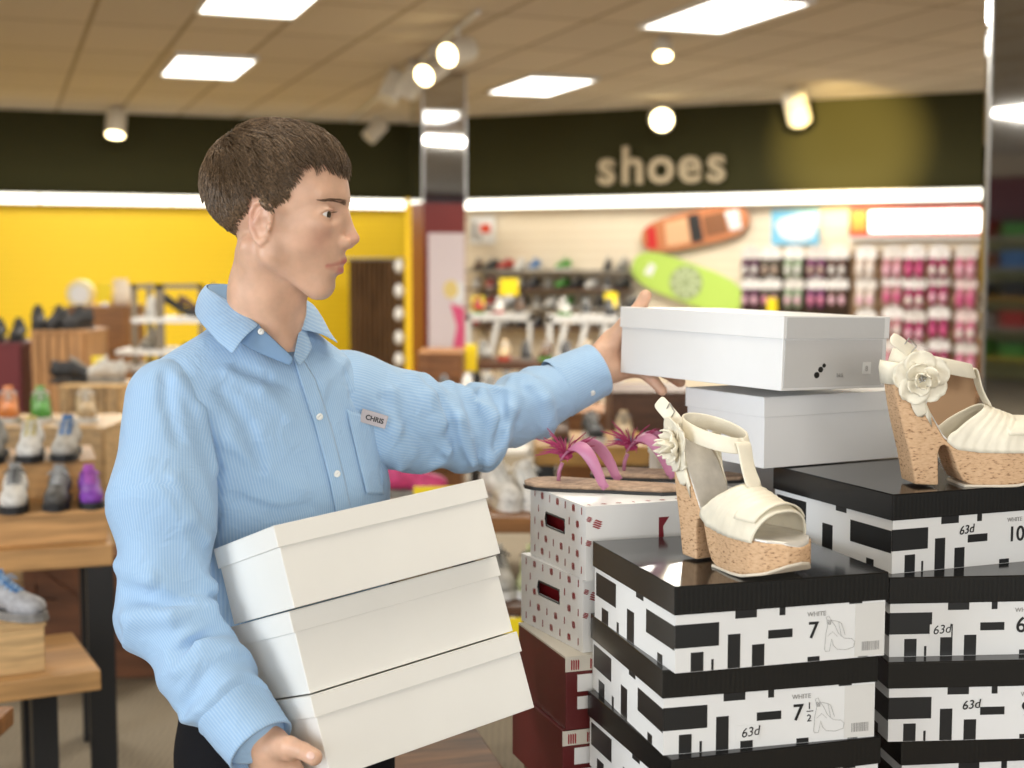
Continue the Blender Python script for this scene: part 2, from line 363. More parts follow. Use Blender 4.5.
# ------------------------------------------------------------ shoe boxes
def Rm(yaw, pitch, roll): return (Matrix.Rotation(rad(yaw), 4, 'Z') @ Matrix.Rotation(rad(pitch), 4, 'X') @ Matrix.Rotation(rad(roll), 4, 'Y'))
def lidbox(name, lab, pos, ang, W, D, H, lh, mb_, ml, group, pat=None, g=.0025):
    M = Matrix.Translation(pos) @ Rm(*ang) @ Matrix.Translation((0, 0, -H)); t = thing(name, lab, 'shoe box', M, group)
    b = MB().box((g, g, 0), (W-g, D-g, H-.003))
    if pat: pat(b, W, D, H-lh, g)
    b.build('box_body', mb_, t, bevel=0.0008 if not pat else 0)
    l = MB(); th = .0014
    l.box((0, 0, H-th), (W, D, H), 1)
    l.box((0, 0, H-lh), (W, th, H-th)); l.box((0, D-th, H-lh), (W, D, H-th)); l.box((0, th, H-lh), (th, D-th, H-th)); l.box((W-th, th, H-lh), (W, D-th, H-th))
    mls = ml if isinstance(ml, list) else [ml, ml]
    l.build('lid', mls, t, bevel=.0006); return t
# the three carried boxes
HR = (35.2, -18, -5.6); Rr = Rm(*HR); h1 = Vector((-.302, 1.750, 1.274))
for off, lab in (((0, 0, 0), 'ivory lidded shoe box on top of the three the man carries'), ((.006, .028, -.109), 'ivory lidded shoe box in the middle of the three the man carries'),
                 ((.004, .022, -.218), 'ivory lidded shoe box at the bottom of the carried stack above his hand')):
    lidbox('shoe_box', lab, h1+Rr.to_3x3() @ Vector(off), HR, .329, .2, .107, .028, M_CREAM, M_CREAM, 'plain ivory boxes in his arm')
# white boxes on the right
w1 = lidbox('shoe_box', 'white lidded shoe box with a silvery end, held on top by his far hand', P(784.4, 316, 2.02), (35.4, .8, 1.5), .232, .368, .109, .0335, M_WHITE, M_WHITE, 'plain white boxes beside the sandal')
M_FILM = mat('clear_tape_film', (.62, .62, .62), .12, bump=.5, bscale=25, coat=.5)
MB().box((.006, -.0008, .076), (.219, -.0001, .107)).box((.006, .0014, .004), (.219, .0022, .074)).build('end_sticker', [M_FILM], w1)
SK = MB()
for a, b, c_ in ((0.075, .022, .006), (.083, .030, .0055), (.090, .036, .004)): SK.ell((a, .0012, b), (c_, .0004, c_*.8))
SK.build('shoe_print', M_BLACK, w1)
MB().box((.176, .0008, .022), (.194, .0014, .040)).build('round_label', M_CARDW, w1); text('small_print', '8', .012, Matrix.Translation((.181, .0006, .026)) @ Matrix.Rotation(PI/2, 4, 'X'), M_GREY, w1)
text('small_print', 'blck', .009, Matrix.Translation((.118, .0006, .018)) @ Matrix.Rotation(PI/2, 4, 'X'), M_GREY, w1)
w2 = lidbox('shoe_box', 'plain white lidded shoe box second from top, behind the cork sandals', (.380, 2.10, 1.4045), (28, 0, 0), .33, .205, .109, .031, M_WHITE, M_WHITE, 'plain white boxes beside the sandal')
for i in range(4):
    lidbox('shoe_box', ['plain white shoe box just behind the left sandal flower', 'plain white shoe box hidden second from the table, behind the black boxes', 'plain white shoe box hidden third from top of the back stack', 'plain white shoe box hidden lowest of the back stack'][i],
           (.262, 2.34, 1.2945-i*.11875), (4, 0, 0), .3, .2, .1185, .031, M_WHITE, M_WHITE, 'plain white boxes of the rear stack')
# black and white patterned boxes
FR = [(677, 619, 720, 642), (735, 609, 757, 617), (768, 631, 793, 639.5), (779, 609, 785.5, 617), (692, 647, 705, 666), (712, 655, 715, 666), (728, 632, 741, 666), (752, 644, 765, 666), (808, 661, 821, 666), (850, 609, 864, 611), (860, 662, 871, 666)]
LF = [(.012, .2, .33, .62), (.47, .42, .56, 1), (.70, .1, .97, .55), (.80, .72, .89, 1), (.14, .84, .2, 1), (.36, 0, .45, .1), (.66, .8, .69, 1)]
def bw(b, W, D, hb, g):
    for x0, y0, x1, y1 in FR:
        b.box(((x0-676)*W/214+.001, g-.0004, max(.0004, hb*(666-y1)/57)), (min((x1-676)*W/214, W-g), g+.002, hb*(666-y0)/57), 1)
        b.box((W-g-.0015, D*(x0-676)/214*.98+.002, max(.0004, hb*(666-y1)/57)), (W-g+.0004, D*(x1-676)/214*.97, hb*(666-y0)/57), 1)
    for u0, v0, u1, v1 in LF:
        b.box((g-.0004, D*u0+g*.5, max(.0004, hb*(1-v1))), (g+.002, D*u1, hb*(1-v0)), 1)
def line(mb, pts, r, O, s):
    mb.tube([(O[0]+x*s, O[1], O[2]+y*s) for x, y in pts], r, 5)
def decorate(t, W, hb, num, hand, sketch, nx=.63, hx=None, hz=.02, sk2=None):
    y = .0018; RX = Matrix.Rotation(PI/2, 4, 'X')
    text('size_print', 'WHITE', .0085, Matrix.Translation((W*(nx-.005), y, hb*.80)) @ RX, M_GREY, t)
    text('size_number', num, .030, Matrix.Translation((W*nx, y, hb*.42)) @ RX, M_BLACK, t, offset=.0003)
    if sk2:
        text('size_fraction', '1', .013, Matrix.Translation((W*(nx+.067), y, hb*.60)) @ RX, M_BLACK, t); text('size_fraction', '2', .013, Matrix.Translation((W*(nx+.067), y, hb*.38)) @ RX, M_BLACK, t)
        MB().box((W*(nx+.065), y-.0004, hb*.555), (W*(nx+.065)+.009, y, hb*.57)).build('fraction_bar', M_BLACK, t)
    if hand:
        text('handwriting', hand, .017, Matrix.Translation((hx, y-.0004, hz)) @ RX @ Matrix.Rotation(rad(6), 4, 'Z'), M_BLACK, t, shear=.25)
    if sketch:
        s = .001*W/.214/1.0; O = (W*.70, y, hb*.20); k = MB()
        line(k, [(0, 0), (1, 14), (3, 24), (6, 27), (10, 22), (14, 14), (20, 9), (28, 8), (31, 5), (30, 0), (22, -2), (13, -1), (9, 3), (7, 9), (6, 3), (5, -2), (1, -2), (0, 0)], .0003, O, s)
        line(k, [(3, 24), (1, 30), (4, 31), (6, 27)], .0003, O, s); line(k, [(6, 27), (14, 25), (17, 23), (21, 12)], .0003, O, s); line(k, [(14, 25), (17, 12)], .0003, O, s); line(k, [(3, 12), (8, 16), (13, 11)], .00025, O, s)
        for q in range(3): line(k, [(4+2.2*math.cos(a+q), 25+2.2*math.sin(a)) for a in np.linspace(0, 6.28, 8)], .00025, O, s)
        k.build('sandal_drawing', M_GREY, t)
        k = MB(); x = W*.88
        while x < W*.965:
            wd = random.choice([.0006, .0011, .0018]); k.box((x, y-.0003, hb*.12), (x+wd, y, hb*.28)); x += wd+random.choice([.0008, .0013])
        k.build('barcode', M_GREY, t)
        MB().box((W*.845, y+.0002, hb*.02), (W*.987, y+.0005, hb*.96)).build('size_label', mat('label_paper', (.70, .69, .66), .5), t)
ML = [M_GLOSSB, M_GTOP]; BW_ = [M_CARDW, M_BLACK]; g5 = 'black and white patterned shoe boxes'
BH = .110; BL = .0365; HB = BH-BL
s1 = [((.200, 1.693), 16.3, '7', None, 1), ((.188, 1.710), 14.2, '7', '63d', 1), ((.199, 1.697), 17.3, '8', None, 0)]
labs = ['black-lidded patterned box of size 7 under the left sandal', 'black-lidded patterned box of size 7½, middle of the front stack', 'black-lidded patterned box at the bottom front, mostly cut off', 'patterned box lowest of the front stack, out of sight']
for i in range(3):
    (x, y), yaw, num, hand, sk = s1[i]; t = lidbox('patterned_shoe_box', labs[i], (x, y, 1.209-i*BH), (yaw, 0, 0), .297, .300, BH, BL, BW_, ML, g5, bw)
    if i == 1: MB().box((.100, .0015, .010), (.131, .0019, .030)).build('paper_tag', M_CARDW, t)
    decorate(t, .297, HB, num, hand, sk, .62 if i == 0 else .60, .107, .014, i == 1)
s2 = [((.515, 1.873), 21.5, '10', '63d', .113), ((.508, 1.855), 4.6, '6', '63d', .062), ((.503, 1.833), 4.1, '9', '63d', .103), ((.526, 1.845), 6.5, '8', None, 0)]
labs = ['black-lidded patterned box of size 10 under the right sandal', 'black-lidded patterned box of size 6, second in the right stack', 'black-lidded patterned box of size 9, third in the right stack', 'patterned box at the bottom right, only its lid in frame']
for i in range(4):
    (x, y), yaw, num, hand, hx = s2[i]; t = lidbox('patterned_shoe_box', labs[i], (x, y, 1.294-i*BH), (yaw, 0, 0), .297, .300, BH, BL, BW_, ML, g5, bw)
    if i < 3: decorate(t, .297, HB, num, hand, False, (.665, .60, .625)[i], hx, (.046, .03, .042)[i])
    if i == 1: MB().box((.058, .0015, .026), (.088, .0019, .044), M=Matrix.Identity(4)).build('paper_tag', M_CARDW, t)
# leaf-printed boxes with a hand hole, and maroon ones
def handbox(name, lab, pos, yaw, W, D, H, group, maroon=False):
    M = Matrix.Translation(pos) @ Matrix.Rotation(rad(yaw), 4, 'Z') @ Matrix.Translation((0, 0, -H)); t = thing(name, lab, 'shoe box', M, group)
    if not maroon:
        b = MB(); e = .002; hy0, hy1, hz0, hz1 = D*.36, D*.72, H*.50, H*.72
        b.box((e, 0, 0), (W, D, e)); b.box((e, 0, H-e), (W, D, H)); b.box((e, 0, e), (W, e, H-e)); b.box((e, D-e, e), (W, D, H-e)); b.box((W-e, e, e), (W, D-e, H-e))
        b.box((0, 0, 0), (e, D, hz0)); b.box((0, 0, hz1), (e, D, H)); b.box((0, 0, hz0), (e, hy0, hz1)); b.box((0, hy1, hz0), (e, D, hz1))
        def leaf(O, U, V, s, ang):
            ca, sa = math.cos(ang), math.sin(ang)
            for k in (-1.5, -.5, .5, 1.5):
                ln = .0042*s*(1-.13*abs(k)); 
                q = [(k*.0016*s+du, dv) for du, dv in ((-.0005*s, -ln*.6), (.0007*s, -ln), (.0007*s, ln*.7), (-.0004*s, ln))]
                b.add([O+U*(u*ca-v*sa)+V*(u*sa+v*ca) for u, v in q], [(0, 1, 2, 3)], 1)
        def dart(O, U, V, s): b.add([O-U*.001*s-V*.004*s, O+U*.0012*s-V*.0035*s, O+U*.001*s+V*.004*s, O-U*.0008*s+V*.0038*s], [(0, 1, 2, 3)], 1)
        r = 0; U = Vector((0, -1, 0)); V = Vector((0, 0, 1)); nx_ = Vector((-.0005, 0, 0))
        for j in range(5):
            for i in range(7):
                y = D*(.08+.14*i)+((j % 2)*.07-.01)*D; z = H*(.12+.2*j)
                if y > D*.97: continue
                if hy0-.008 < y < hy1+.008 and hz0-.010 < z < hz1+.010: continue
                if (i+j) % 2: leaf(nx_+Vector((0, y, z)), U, V, 1.6, .15)
                else: dart(nx_+Vector((0, y, z)), U, V, 1.4)
        U = Vector((1, 0, 0)); V = Vector((0, 1, 0)); 
        for i in range(12): (leaf if i % 3 else dart)(*((Vector((.01+.024*i, .012+.0*(i % 2), H+.0005)), U, V, 1.2)+((.8,) if i % 3 else ())))
        V = Vector((0, 0, 1))
        for dx, dz, sc in ((.018, .082, 2.0), (.004, .055, 1.3), (.005, .09, 1.2)): leaf(Vector((dx, -.0005, dz)), U, V, sc, 1.2)
        # dark red stem emblem on the front
        b.prism([(.085, .0), (.16, .0), (.128, .020), (.125, .052), (.135, .066), (.118, .066), (.118, .03), (.11, .02)], .0003, .0006, 2, M=Matrix.Translation((0, 0, .02)) @ Matrix.Rotation(PI/2, 4, 'X'))
        b.build('box_body', [M_CARDW, M_RED, mat('dark_red_print', (.20, .01, .02), .5)], t)
        MB().box((.02, .004, .004), (.024, D-.004, H-.004)).build('inner_lining', M_REDIN, t)
        rim = MB().tube([(0.001, hy0+.003, hz0+.002), (0.001, hy1-.003, hz0+.002), (.001, hy1, (hz0+hz1)/2), (0.001, hy1-.003, hz1-.002), (0.001, hy0+.003, hz1-.002), (.001, hy0, (hz0+hz1)/2), (0.001, hy0+.003, hz0+.002)], .0016, 6); rim.build('hand_hole_rim', M_BLACK, t)
    else:
        b = MB().box((0, 0, 0), (W, D, H-.003)); b.build('box_body', M_MAROON, t, bevel=.001)
        b = MB().box((-.0006, -.0006, H-.022), (W+.0006, .0008, H)); b.box((0, 0, H-.003), (W, D, H), 0 if pos[2] > 1 else 2)
        U = Vector((1, 0, 0)); V = Vector((0, 0, 1))
        for i in range(9):
            for k in (-1.5, -.5, .5, 1.5): b.add([Vector((.014+.03*i+k*.0035+a, -.001, H-.012+c_)) for a, c_ in ((-.001, -.007), (.0012, -.008), (.0015, .006), (-.001, .008))], [(0, 1, 2, 3)], 1)
        b.build('printed_lid', [mat('cream_print', (.62, .58, .5), .5), M_RED, M_MAROON], t)
        b = MB().box((.018, -.0012, H*.28), (.075, 0, H*.45)).box((.018, -.0012, H*.52), (.075, 0, H*.75)); b.build('end_label', M_CARDW, t)
    return t
gl = 'printed boxes left of the front stack'
handbox('leaf_print_box', 'white box printed with red leaves under the pink flip flops', (.107, 2.0, 1.255), 21.6, .29, .211, .109, gl)
handbox('leaf_print_box', 'white box printed with red leaves, the lower of the two', (.104, 2.012, 1.1455), 25.0, .29, .211, .109, gl)
handbox('maroon_shoe_box', 'maroon box with a cream leaf-printed edge, upper of two', (.078, 1.99, 1.036), 18.7, .29, .211, .109, gl, True)
handbox('maroon_shoe_box', 'plain maroon box at the bottom of the leaf-print stack', (.074, 1.988, .9265), 19.5, .29, .22, .1065, gl, True)
# display table and risers
t = thing('display_table', 'dark wooden table carrying the front stacks of shoe boxes', 'table', T(.78, 2.2, 0))
MB().box((-.76, -.62, .775), (.75, .62, .8195)).build('tabletop', M_OAKX, t, bevel=.004)
for sx in (-.71, .66):
    for sy in (-.57, .52): MB().box((sx, sy, 0), (sx+.05, sy+.05, .775)).build('leg', M_DARK, t)
for x, y, z, yaw, lab in ((.20, 1.70, .059, 16, 'black plywood riser under the front patterned stack'), (.525, 1.85, .034, 6.5, 'thin black plywood riser under the right patterned stack')):
    o = MB().box((0.004, 0.004, 0), (.292, .295, z)).build('display_riser', M_DARK); o.matrix_world = T(x, y, .820, rad(yaw)); tag(o, lab, 'riser')
t = thing('display_bench', 'polished brown wooden bench seen behind the carried boxes', 'bench', T(-.26, 2.40, 0, rad(14)))
MB().box((0, 0, .655), (.26, .5, .69)).build('benchtop', mat('polished_brown_wood', (.13, .06, .024), .55, noise=.6, nscale=5, stretch=(1, 8, 8), spec=.2), t, bevel=.005)
MB().box((0, -.006, .672), (.26, .0, .689)).build('edge_band', M_OAKD, t)
for sx in (.01, .2):
    for sy in (.03, .43): MB().box((sx, sy, 0), (sx+.04, sy+.04, .655)).build('leg', M_DARK, t)
# ------------------------------------------------------------ wedge sandals and flip flops
def cork_mat():
    m = bpy.data.materials.new('cork'); m.use_nodes = True; N = m.node_tree.nodes; L = m.node_tree.links; b = N['Principled BSDF']; b.inputs['Roughness'].default_value = .7
    tc = N.new('ShaderNodeTexCoord'); mp = N.new('ShaderNodeMapping'); mp.inputs['Scale'].default_value = (160, 160, 420); L.new(tc.outputs['Object'], mp.inputs[0])
    n = N.new('ShaderNodeTexNoise'); n.inputs['Scale'].default_value = 1; n.inputs['Detail'].default_value = 5; L.new(mp.outputs[0], n.inputs['Vector'])
    r = N.new('ShaderNodeValToRGB'); E_ = r.color_ramp.elements; E_[0].position = .30; E_[0].color = (.19, .09, .035, 1); E_[1].position = .42; E_[1].color = (.58, .36, .20, 1)
    e = E_.new(.65); e.color = (.66, .44, .26, 1); L.new(n.outputs['Fac'], r.inputs[0]); L.new(r.outputs[0], b.inputs['Base Color']); return m
M_CORK = cork_mat(); M_LEA = mat('cream_leather', (.80, .74, .60), .5, bump=.15, bscale=500, noise=.05, nscale=40); M_SILV = mat('silver_lining', (.66, .63, .58), .28, .35, noise=.1, nscale=60)
M_RUB = mat('cream_rubber', (.70, .62, .50), .5)
S7 = 1/705.
prof = [((x-885)*S7, (486-y)*S7) for x, y in [(888, 378), (893, 400), (900, 430), (907, 455), (913, 485), (936, 486), (935.5, 470), (934.5, 455), (937, 447.5), (941, 446), (946, 449), (950, 458), (955, 472), (961, 482), (970, 486), (1010, 484.5), (1040, 478), (1057, 468), (1058, 456), (1050, 452), (1024, 452), (1000, 452), (975, 452), (952, 449), (940, 439), (930, 422), (918, 402), (905, 386), (898, 378)]]
plan = [(0, 0), (.004, .016), (.015, .025), (.04, .029), (.08, .030), (.12, .034), (.16, .043), (.195, .044), (.222, .036), (.240, .018), (.246, 0)]
plan = plan+[(x, -y) for x, y in plan[-2:0:-1]]
def hw(x): return np.interp(x, [p[0] for p in plan[:11]], [p[1] for p in plan[:11]])
def topz(x):
    xs = [((q-885)*S7) for q in (888, 898, 905, 918, 930, 940, 952, 975, 1000, 1024, 1050, 1058)]; zs = [(486-q)*S7 for q in (378, 378, 386, 402, 422, 439, 449, 452, 452, 452, 453, 458)]
    return np.interp(x, xs, zs)
def extr(pf, pl, r=.002):
    def f(p):
        a = poly2d(p[:, 0], p[:, 2], pf)+r; b = poly2d(p[:, 0], p[:, 1], pl)+r
        return np.minimum(np.maximum(a, b), 0)+np.sqrt(np.maximum(a, 0)**2+np.maximum(b, 0)**2)-r
    return f
def strap(mb, pts, ups, w_, t_, m=0, taper=None):
    rings = []; n = len(pts)
    for i in range(n):
        d = (Vector(pts[min(i+1, n-1)])-Vector(pts[max(i-1, 0)])).normalized(); u = Vector(ups[i] if isinstance(ups, list) else ups); sd = d.cross(u).normalized(); u = sd.cross(d).normalized(); k = 1 if taper is None else taper[i]
        rings.append([Vector(pts[i])+sd*(w_/2*k*a)+u*(t_/2*b) for a, b in ((-1, -.4), (-.92, -1), (0, -1.15), (.92, -1), (1, -.4), (1, .4), (.92, 1), (0, 1.15), (-.92, 1), (-1, .4))])
    mb.loft(rings, m)
def make_sandal(lab, M):
    t = thing('wedge_sandal', lab, 'sandal', M, 'cream cork wedge sandals')
    sculpt('cork_wedge', extr(prof, plan), (-.006, -.05, -.004), (.255, .05, .165), .0019, M_CORK, t)
    top = [(x, float(topz(x))) for x in np.linspace(.004, .243, 30)]
    sculpt('insole', extr([(x, z-.0005) for x, z in top]+[(x, z+.0042) for x, z in top[::-1]], [(x*.985+.002, y*.97) for x, y in plan]), (-.006, -.05, .04), (.255, .05, .17), .0016, M_SILV, t)
    mb = MB(); hp = [(x, y) for x, y in plan]
    bot = [(x, float(np.interp(x, [.12, .18, .22, .246], [.0, .0015, .011, .026]))) for x in np.linspace(.108, .246, 18)]
    sculpt('outsole', extr([(x, z-.0032) for x, z in bot]+[(x, z+.0012) for x, z in bot[::-1]], [(x, y*1.02) for x, y in plan]), (.09, -.05, -.008), (.255, .05, .035), .0013, M_RUB, t)
    # heel counter
    mb = MB(); rows = []
    for k in range(25):
        a = -1+2*k/24; xx = .062*(abs(a)**1.5); y = math.copysign(float(hw(max(xx, .0005)))+.0012, a) if abs(a) > .02 else 0
        x = xx-.0015; zt = float(topz(max(.002, xx))); h_ = .016*(1-abs(a)**2.2)+.004; rows.append([(x, y, zt-.012), (x-.0025, y*1.03, zt+h_*.5), (x-.001, y*.98, zt+h_)])
    mb.loft(rows, closed=False); mb.build('heel_counter', M_LEA, t, smooth=True, solid=.002)
    # pleated vamp
    mb = MB(); rows = []
    for k in range(41):
        th = PI*k/40; s_ = math.sin(th); xs = .082+.062*s_**1.5; row = []
        for j in range(25):
            u = j/24; x = xs+(.214-.012*(1-s_)-xs)*u; h_ = .064-.026*u; zt = float(topz(x))
            pl = .0011*math.sin(u*52+s_*4)*(1 if u > .05 else 0)*(1-u**3)
            row.append((x, (float(hw(x))+.0016+pl)*math.copysign(abs(math.cos(th))**.8, math.cos(th)), zt-.002+(h_+pl)*s_**.85))
        rows.append(row)
    mb.loft(rows, closed=False); mb.build('vamp', M_LEA, t, smooth=True, solid=.0022)
    # toe insert
    mb = MB(); rows = []
    for k in range(21):
        th = PI*(.14+.72*k/20); s_ = math.sin(th); row = []
        for j in range(8):
            x = .165+.045*j/7*(.75+.25*s_); row.append((x, (float(hw(x))+.004)*math.cos(th), float(topz(x))-.001+(.043-.0*j)*s_**.85-.0012*j*0+.0035))
        rows.append(row)
    mb.loft(rows, closed=False); mb.build('toe_panel', M_LEA, t, smooth=True, solid=.002)
    # T strap, ankle strap
    mb = MB(); strap(mb, [(.156, 0, .104), (.145, 0, .120), (.137, 0, .138), (.134, 0, .153), (.130, 0, .163), (.124, 0, .161), (.123, 0, .149)], [(1, 0, .2)]*4+[(.6, 0, 1), (-.5, 0, 1), (-1, 0, 0)], .023, .0035, taper=[1.25, 1, .95, 1, 1.05, 1, 1]); mb.build('t_strap', M_LEA, t, smooth=True, sub=1)
    mb = MB(); pts = []; ups = []
    for k in range(33):
        a = 2*PI*k/32-.0; x = .070+.058*math.cos(a); y = .034*math.sin(a); z = .157+(.128-x)*.20; pts.append((x, y, z)); ups.append((math.cos(a)*.034, math.sin(a)*.061, 0.012))
    strap(mb, pts, ups, .021, .003); mb.build('ankle_strap', M_LEA, t, smooth=True)
    mb = MB(); strap(mb, [(.040, -.033, .176), (.022, -.038, .190), (.006, -.040, .202), (-.005, -.039, .208)], (.3, -1, .4), .020, .003); mb.build('strap_end', M_LEA, t, smooth=True, sub=1)
    mb = MB(); c0 = Vector((.020, -.0385, .196)); q = [c0+Vector(v) for v in ((-.010, 0, -.006), (.001, 0, -.015), (.013, 0, -.001), (.002, 0, .010), (-.010, 0, -.006))]; mb.tube(q, .0012, 6); mb.build('buckle', M_METAL, t)
    # quarter pieces linking strap to sole on both sides
    for sgn in (-1, 1):
        mb = MB(); strap(mb, [(.048, sgn*.031, .094), (.034, sgn*.0335, .125), (.030, sgn*.034, .155), (.034, sgn*.0345, .178)], (0, sgn, 0), .020, .0025); mb.build('quarter_strap', M_LEA, t, smooth=True, sub=1)
    # rose
    fl = MB(); C0 = Vector((.040, -.041, .152)); base = Matrix.Translation(C0) @ Matrix.Rotation(PI/2+.15, 4, 'X') @ Matrix.Rotation(-.25, 4, 'Y') @ Matrix.Diagonal((1, 1, .6, 1))
    def petal(ang, rad_, ln, wd, cup, lift):
        rows = []
        for j in range(9):
            v = j/8; wv = wd*math.sin(PI*min(1, .12+v*.80))**.6*(1 if v < .97 else .8); row = []
            for i in range(9):
                u = -1+i/4; r_ = rad_+ln*v; z = lift+cup*(v**2)*.022+.010*(u*u)*cup*(.3+v)-.004*v*(1-abs(u))+.0018*math.sin(5*u+7*v+ang*3)
                row.append(base @ Vector((math.cos(ang)*r_-math.sin(ang)*u*wv, math.sin(ang)*r_+math.cos(ang)*u*wv, z)))
            rows.append(row)
        fl.loft(rows, closed=False)
    for k in range(5): petal(2*PI*k/5+.5, .005, .033, .0215, .15+.15*(k % 2), 0)
    for k in range(3): petal(2*PI*k/3+.2, .002, .020, .016, .7, .003)
    for k in range(3): petal(2*PI*k/3+1.2, -.001, .011, .010, 1.3, .005)
    fl.build('leather_rose', M_LEA, t, smooth=True, solid=.0018)
    b_ = MB()
    for k in range(9): a = k*2.4; b_.ell(base @ Vector((.0018*math.sqrt(k)*math.cos(a), .0018*math.sqrt(k)*math.sin(a), .014)), (.0016, .0016, .0016), nu=8, nv=5)
    b_.build('rose_beads', M_METAL, t, smooth=True); return t
pr = PZ(912, 483, 1.2945)
sandR = make_sandal('cream wedge sandal with a leather rose on the size 10 box at right', T(pr.x-.047, pr.y-.01, 1.2945+.002, rad(4)) )
pl_ = PZ(703, 554, 1.2095)
copy_tree(sandR, T(pl_.x-.026, pl_.y+.03, 1.2095+.002, rad(-60)), 'cream wedge sandal on the size 7 box, toe toward the camera')
# flip flops
M_PINK = mat('pink_strap', (.50, .19, .32), .4); M_PINKD = mat('magenta_fringe', (.34, .025, .11), .6); M_SOLE = mat('tan_footbed', (.42, .29, .20), .8, noise=.3, nscale=90)
fp = [(-.125, 0), (-.12, .018), (-.10, .030), (-.06, .033), (-.02, .033), (.03, .040), (.075, .044), (.10, .040), (.118, .026), (.126, .008)]
fp = fp+[(x, -y) for x, y in fp[::-1][:-1]]
def make_flip(lab, M):
    t = thing('flip_flop', lab, 'flip flop', M, 'pair of pink flip flops')
    mb = MB(); mb.prism(fp, .001, .008); mb.build('footbed', M_SOLE, t, bevel=.003)
    mb = MB(); mb.prism([(x*1.01, y*1.02) for x, y in fp], -.003, .0015); mb.build('outsole', M_DARK, t)
    mb = MB()
    for sgn in (-1, 1):
        pts = []
        for k in range(13):
            u = k/12; pts.append((.066-.082*u, sgn*(.003+.040*math.sin(u*PI/2)**1.1), .036+.034*math.sin(PI*min(1, u*1.05+.03))**.8*(1-u*.1)-.030*u**3))
        strap(mb, pts, [(.25, sgn*(.25+.75*k/12), 1-.8*k/12) for k in range(13)], .017, .0032, taper=[.7+.5*math.sin(PI*k/12) for k in range(13)])
    mb.tube([(.072, 0, .006), (.071, 0, .022), (.066, 0, .036)], .0032, 8); mb.build('thong_strap', M_PINK, t, smooth=True)
    mb = MB(); rg = random.Random(3)
    for k in range(46):
        a = rg.uniform(0, 2*PI); el = rg.uniform(-.05, .95); L_ = rg.uniform(.030, .058); d = Vector((math.cos(a)*math.cos(el), math.sin(a)*math.cos(el), math.sin(el))); o_ = Vector((.060, 0, .048))
        strap(mb, [o_, o_+d*L_*.5+Vector((0, 0, .004)), o_+d*L_-Vector((0, 0, .002))], (-d.y, d.x, .3), .0026, .0008, taper=[1, 1, .4])
    mb.ell((.060, 0, .047), (.011, .012, .006)); mb.build('fringe_flower', M_PINKD, t, smooth=False); return t
a = PZ(603, 487, 1.2595); f1 = make_flip('pink flip flop with a magenta fringe flower, nearer and left', T(a.x, a.y, 1.2585, rad(162)))
a = PZ(662, 479, 1.2595); copy_tree(f1, T(a.x+.012, a.y+.03, 1.2585, rad(166)), 'pink flip flop with a magenta fringe flower, farther right')
# ------------------------------------------------------------ the man
K = .00139; HC = P(280, 205, 1.95); HM = Matrix.Translation(HC) @ Matrix.Rotation(rad(-5), 4, 'Z') @ Matrix.Scale(K, 4)
HMn = np.array(HM); HIn = np.array(HM.inverted())
man = thing('person', 'young man in a light blue striped shirt and name badge carrying three ivory boxes', 'person', T(-.36, 2.08, 0))
def toW(V): return V @ HMn[:3, :3].T+HMn[:3, 3]
def toH(V): return V @ HIn[:3, :3].T+HIn[:3, 3]
H = SDF()
H.u(e_ell((-5, 0, 18), (68, 52, 56)), 4)
H.u(e_ell((24, 0, 10), (43, 46, 44)), 14)
H.u(e_ell((22, 0, -28), (42, 44, 46)), 14)
H.u(e_ell((40, 0, -52), (23, 25, 30)), 12)
H.u(e_ell((39.5, 0, -79), (11.5, 15, 11.5)), 12)
for s in (-1, 1):
    H.u(e_cap((-2, s*36, -50), (38, s*11, -83), 10, 8.5), 14)
    H.u(e_cap((-4, s*40, -20), (0, s*37, -48), 10, 9), 14)
    H.u(e_ell((40, s*31, -20), (17, 12, 11)), 12)
    H.u(e_cap((60, s*6, 7), (48, s*33, 8), 6.5, 5), 8)
H.u(e_cap((-14, 0, -52), (-18, 14, -86), 32, 37), 12); H.u(e_cap((-18, 14, -86), (-28, 36, -152), 37, 41), 12)
H.u(e_cap((-24, -30, -42), (0, 4, -140), 9, 9), 12); H.u(e_cap((-24, 34, -42), (0, 30, -140), 9, 9), 12)
H.u(e_ell((15, 16, -108), (5, 5, 8)), 8)
H.u(e_ell((40, 0, -16), (28, 22, 20)), 10)
# nose
H.u(e_cap((61.5, 0, -4), (74, 0, -32), 4.4, 5.2), 5)
H.u(e_ell((73, 0, -34), (6.6, 6.6, 5.6)), 3)
for s in (-1, 1): H.u(e_ell((64.5, s*9.5, -38), (8.5, 6, 6)), 3.5)
H.u(e_cap((60, 0, -41), (70, 0, -40), 4.5, 3.6), 4)
for s in (-1, 1):
    H.s_(e_ell((68, s*5.2, -43.5), (4.5, 2.4, 2.6)), 1.2)
    H.s_(e_ell((61, s*32, -9), (12, 13, 8)), 8)
# lips
for s in (-1, 1):
    H.u(e_cap((62.5, 0, -54.2), (60, s*8, -55), 4.0, 3.6), 3); H.u(e_cap((60, s*8, -55), (50, s*20, -59), 3.6, 2.2), 3)
    H.u(e_cap((58.5, 0, -65), (56, s*8, -64.5), 4.6, 4.2), 3); H.u(e_cap((56, s*8, -64.5), (49, s*19, -60.5), 4.2, 2.2), 3)
    H.s_(e_cap((68, 0, -59.6), (62, s*10, -59.8), 1.0, .95), 1.2); H.s_(e_cap((62, s*10, -59.8), (50, s*23, -60.3), .95, .7), 1.2)
H.s_(e_cap((59, -14, -74.5), (59, 14, -74.5), 3.5, 3.5), 7)
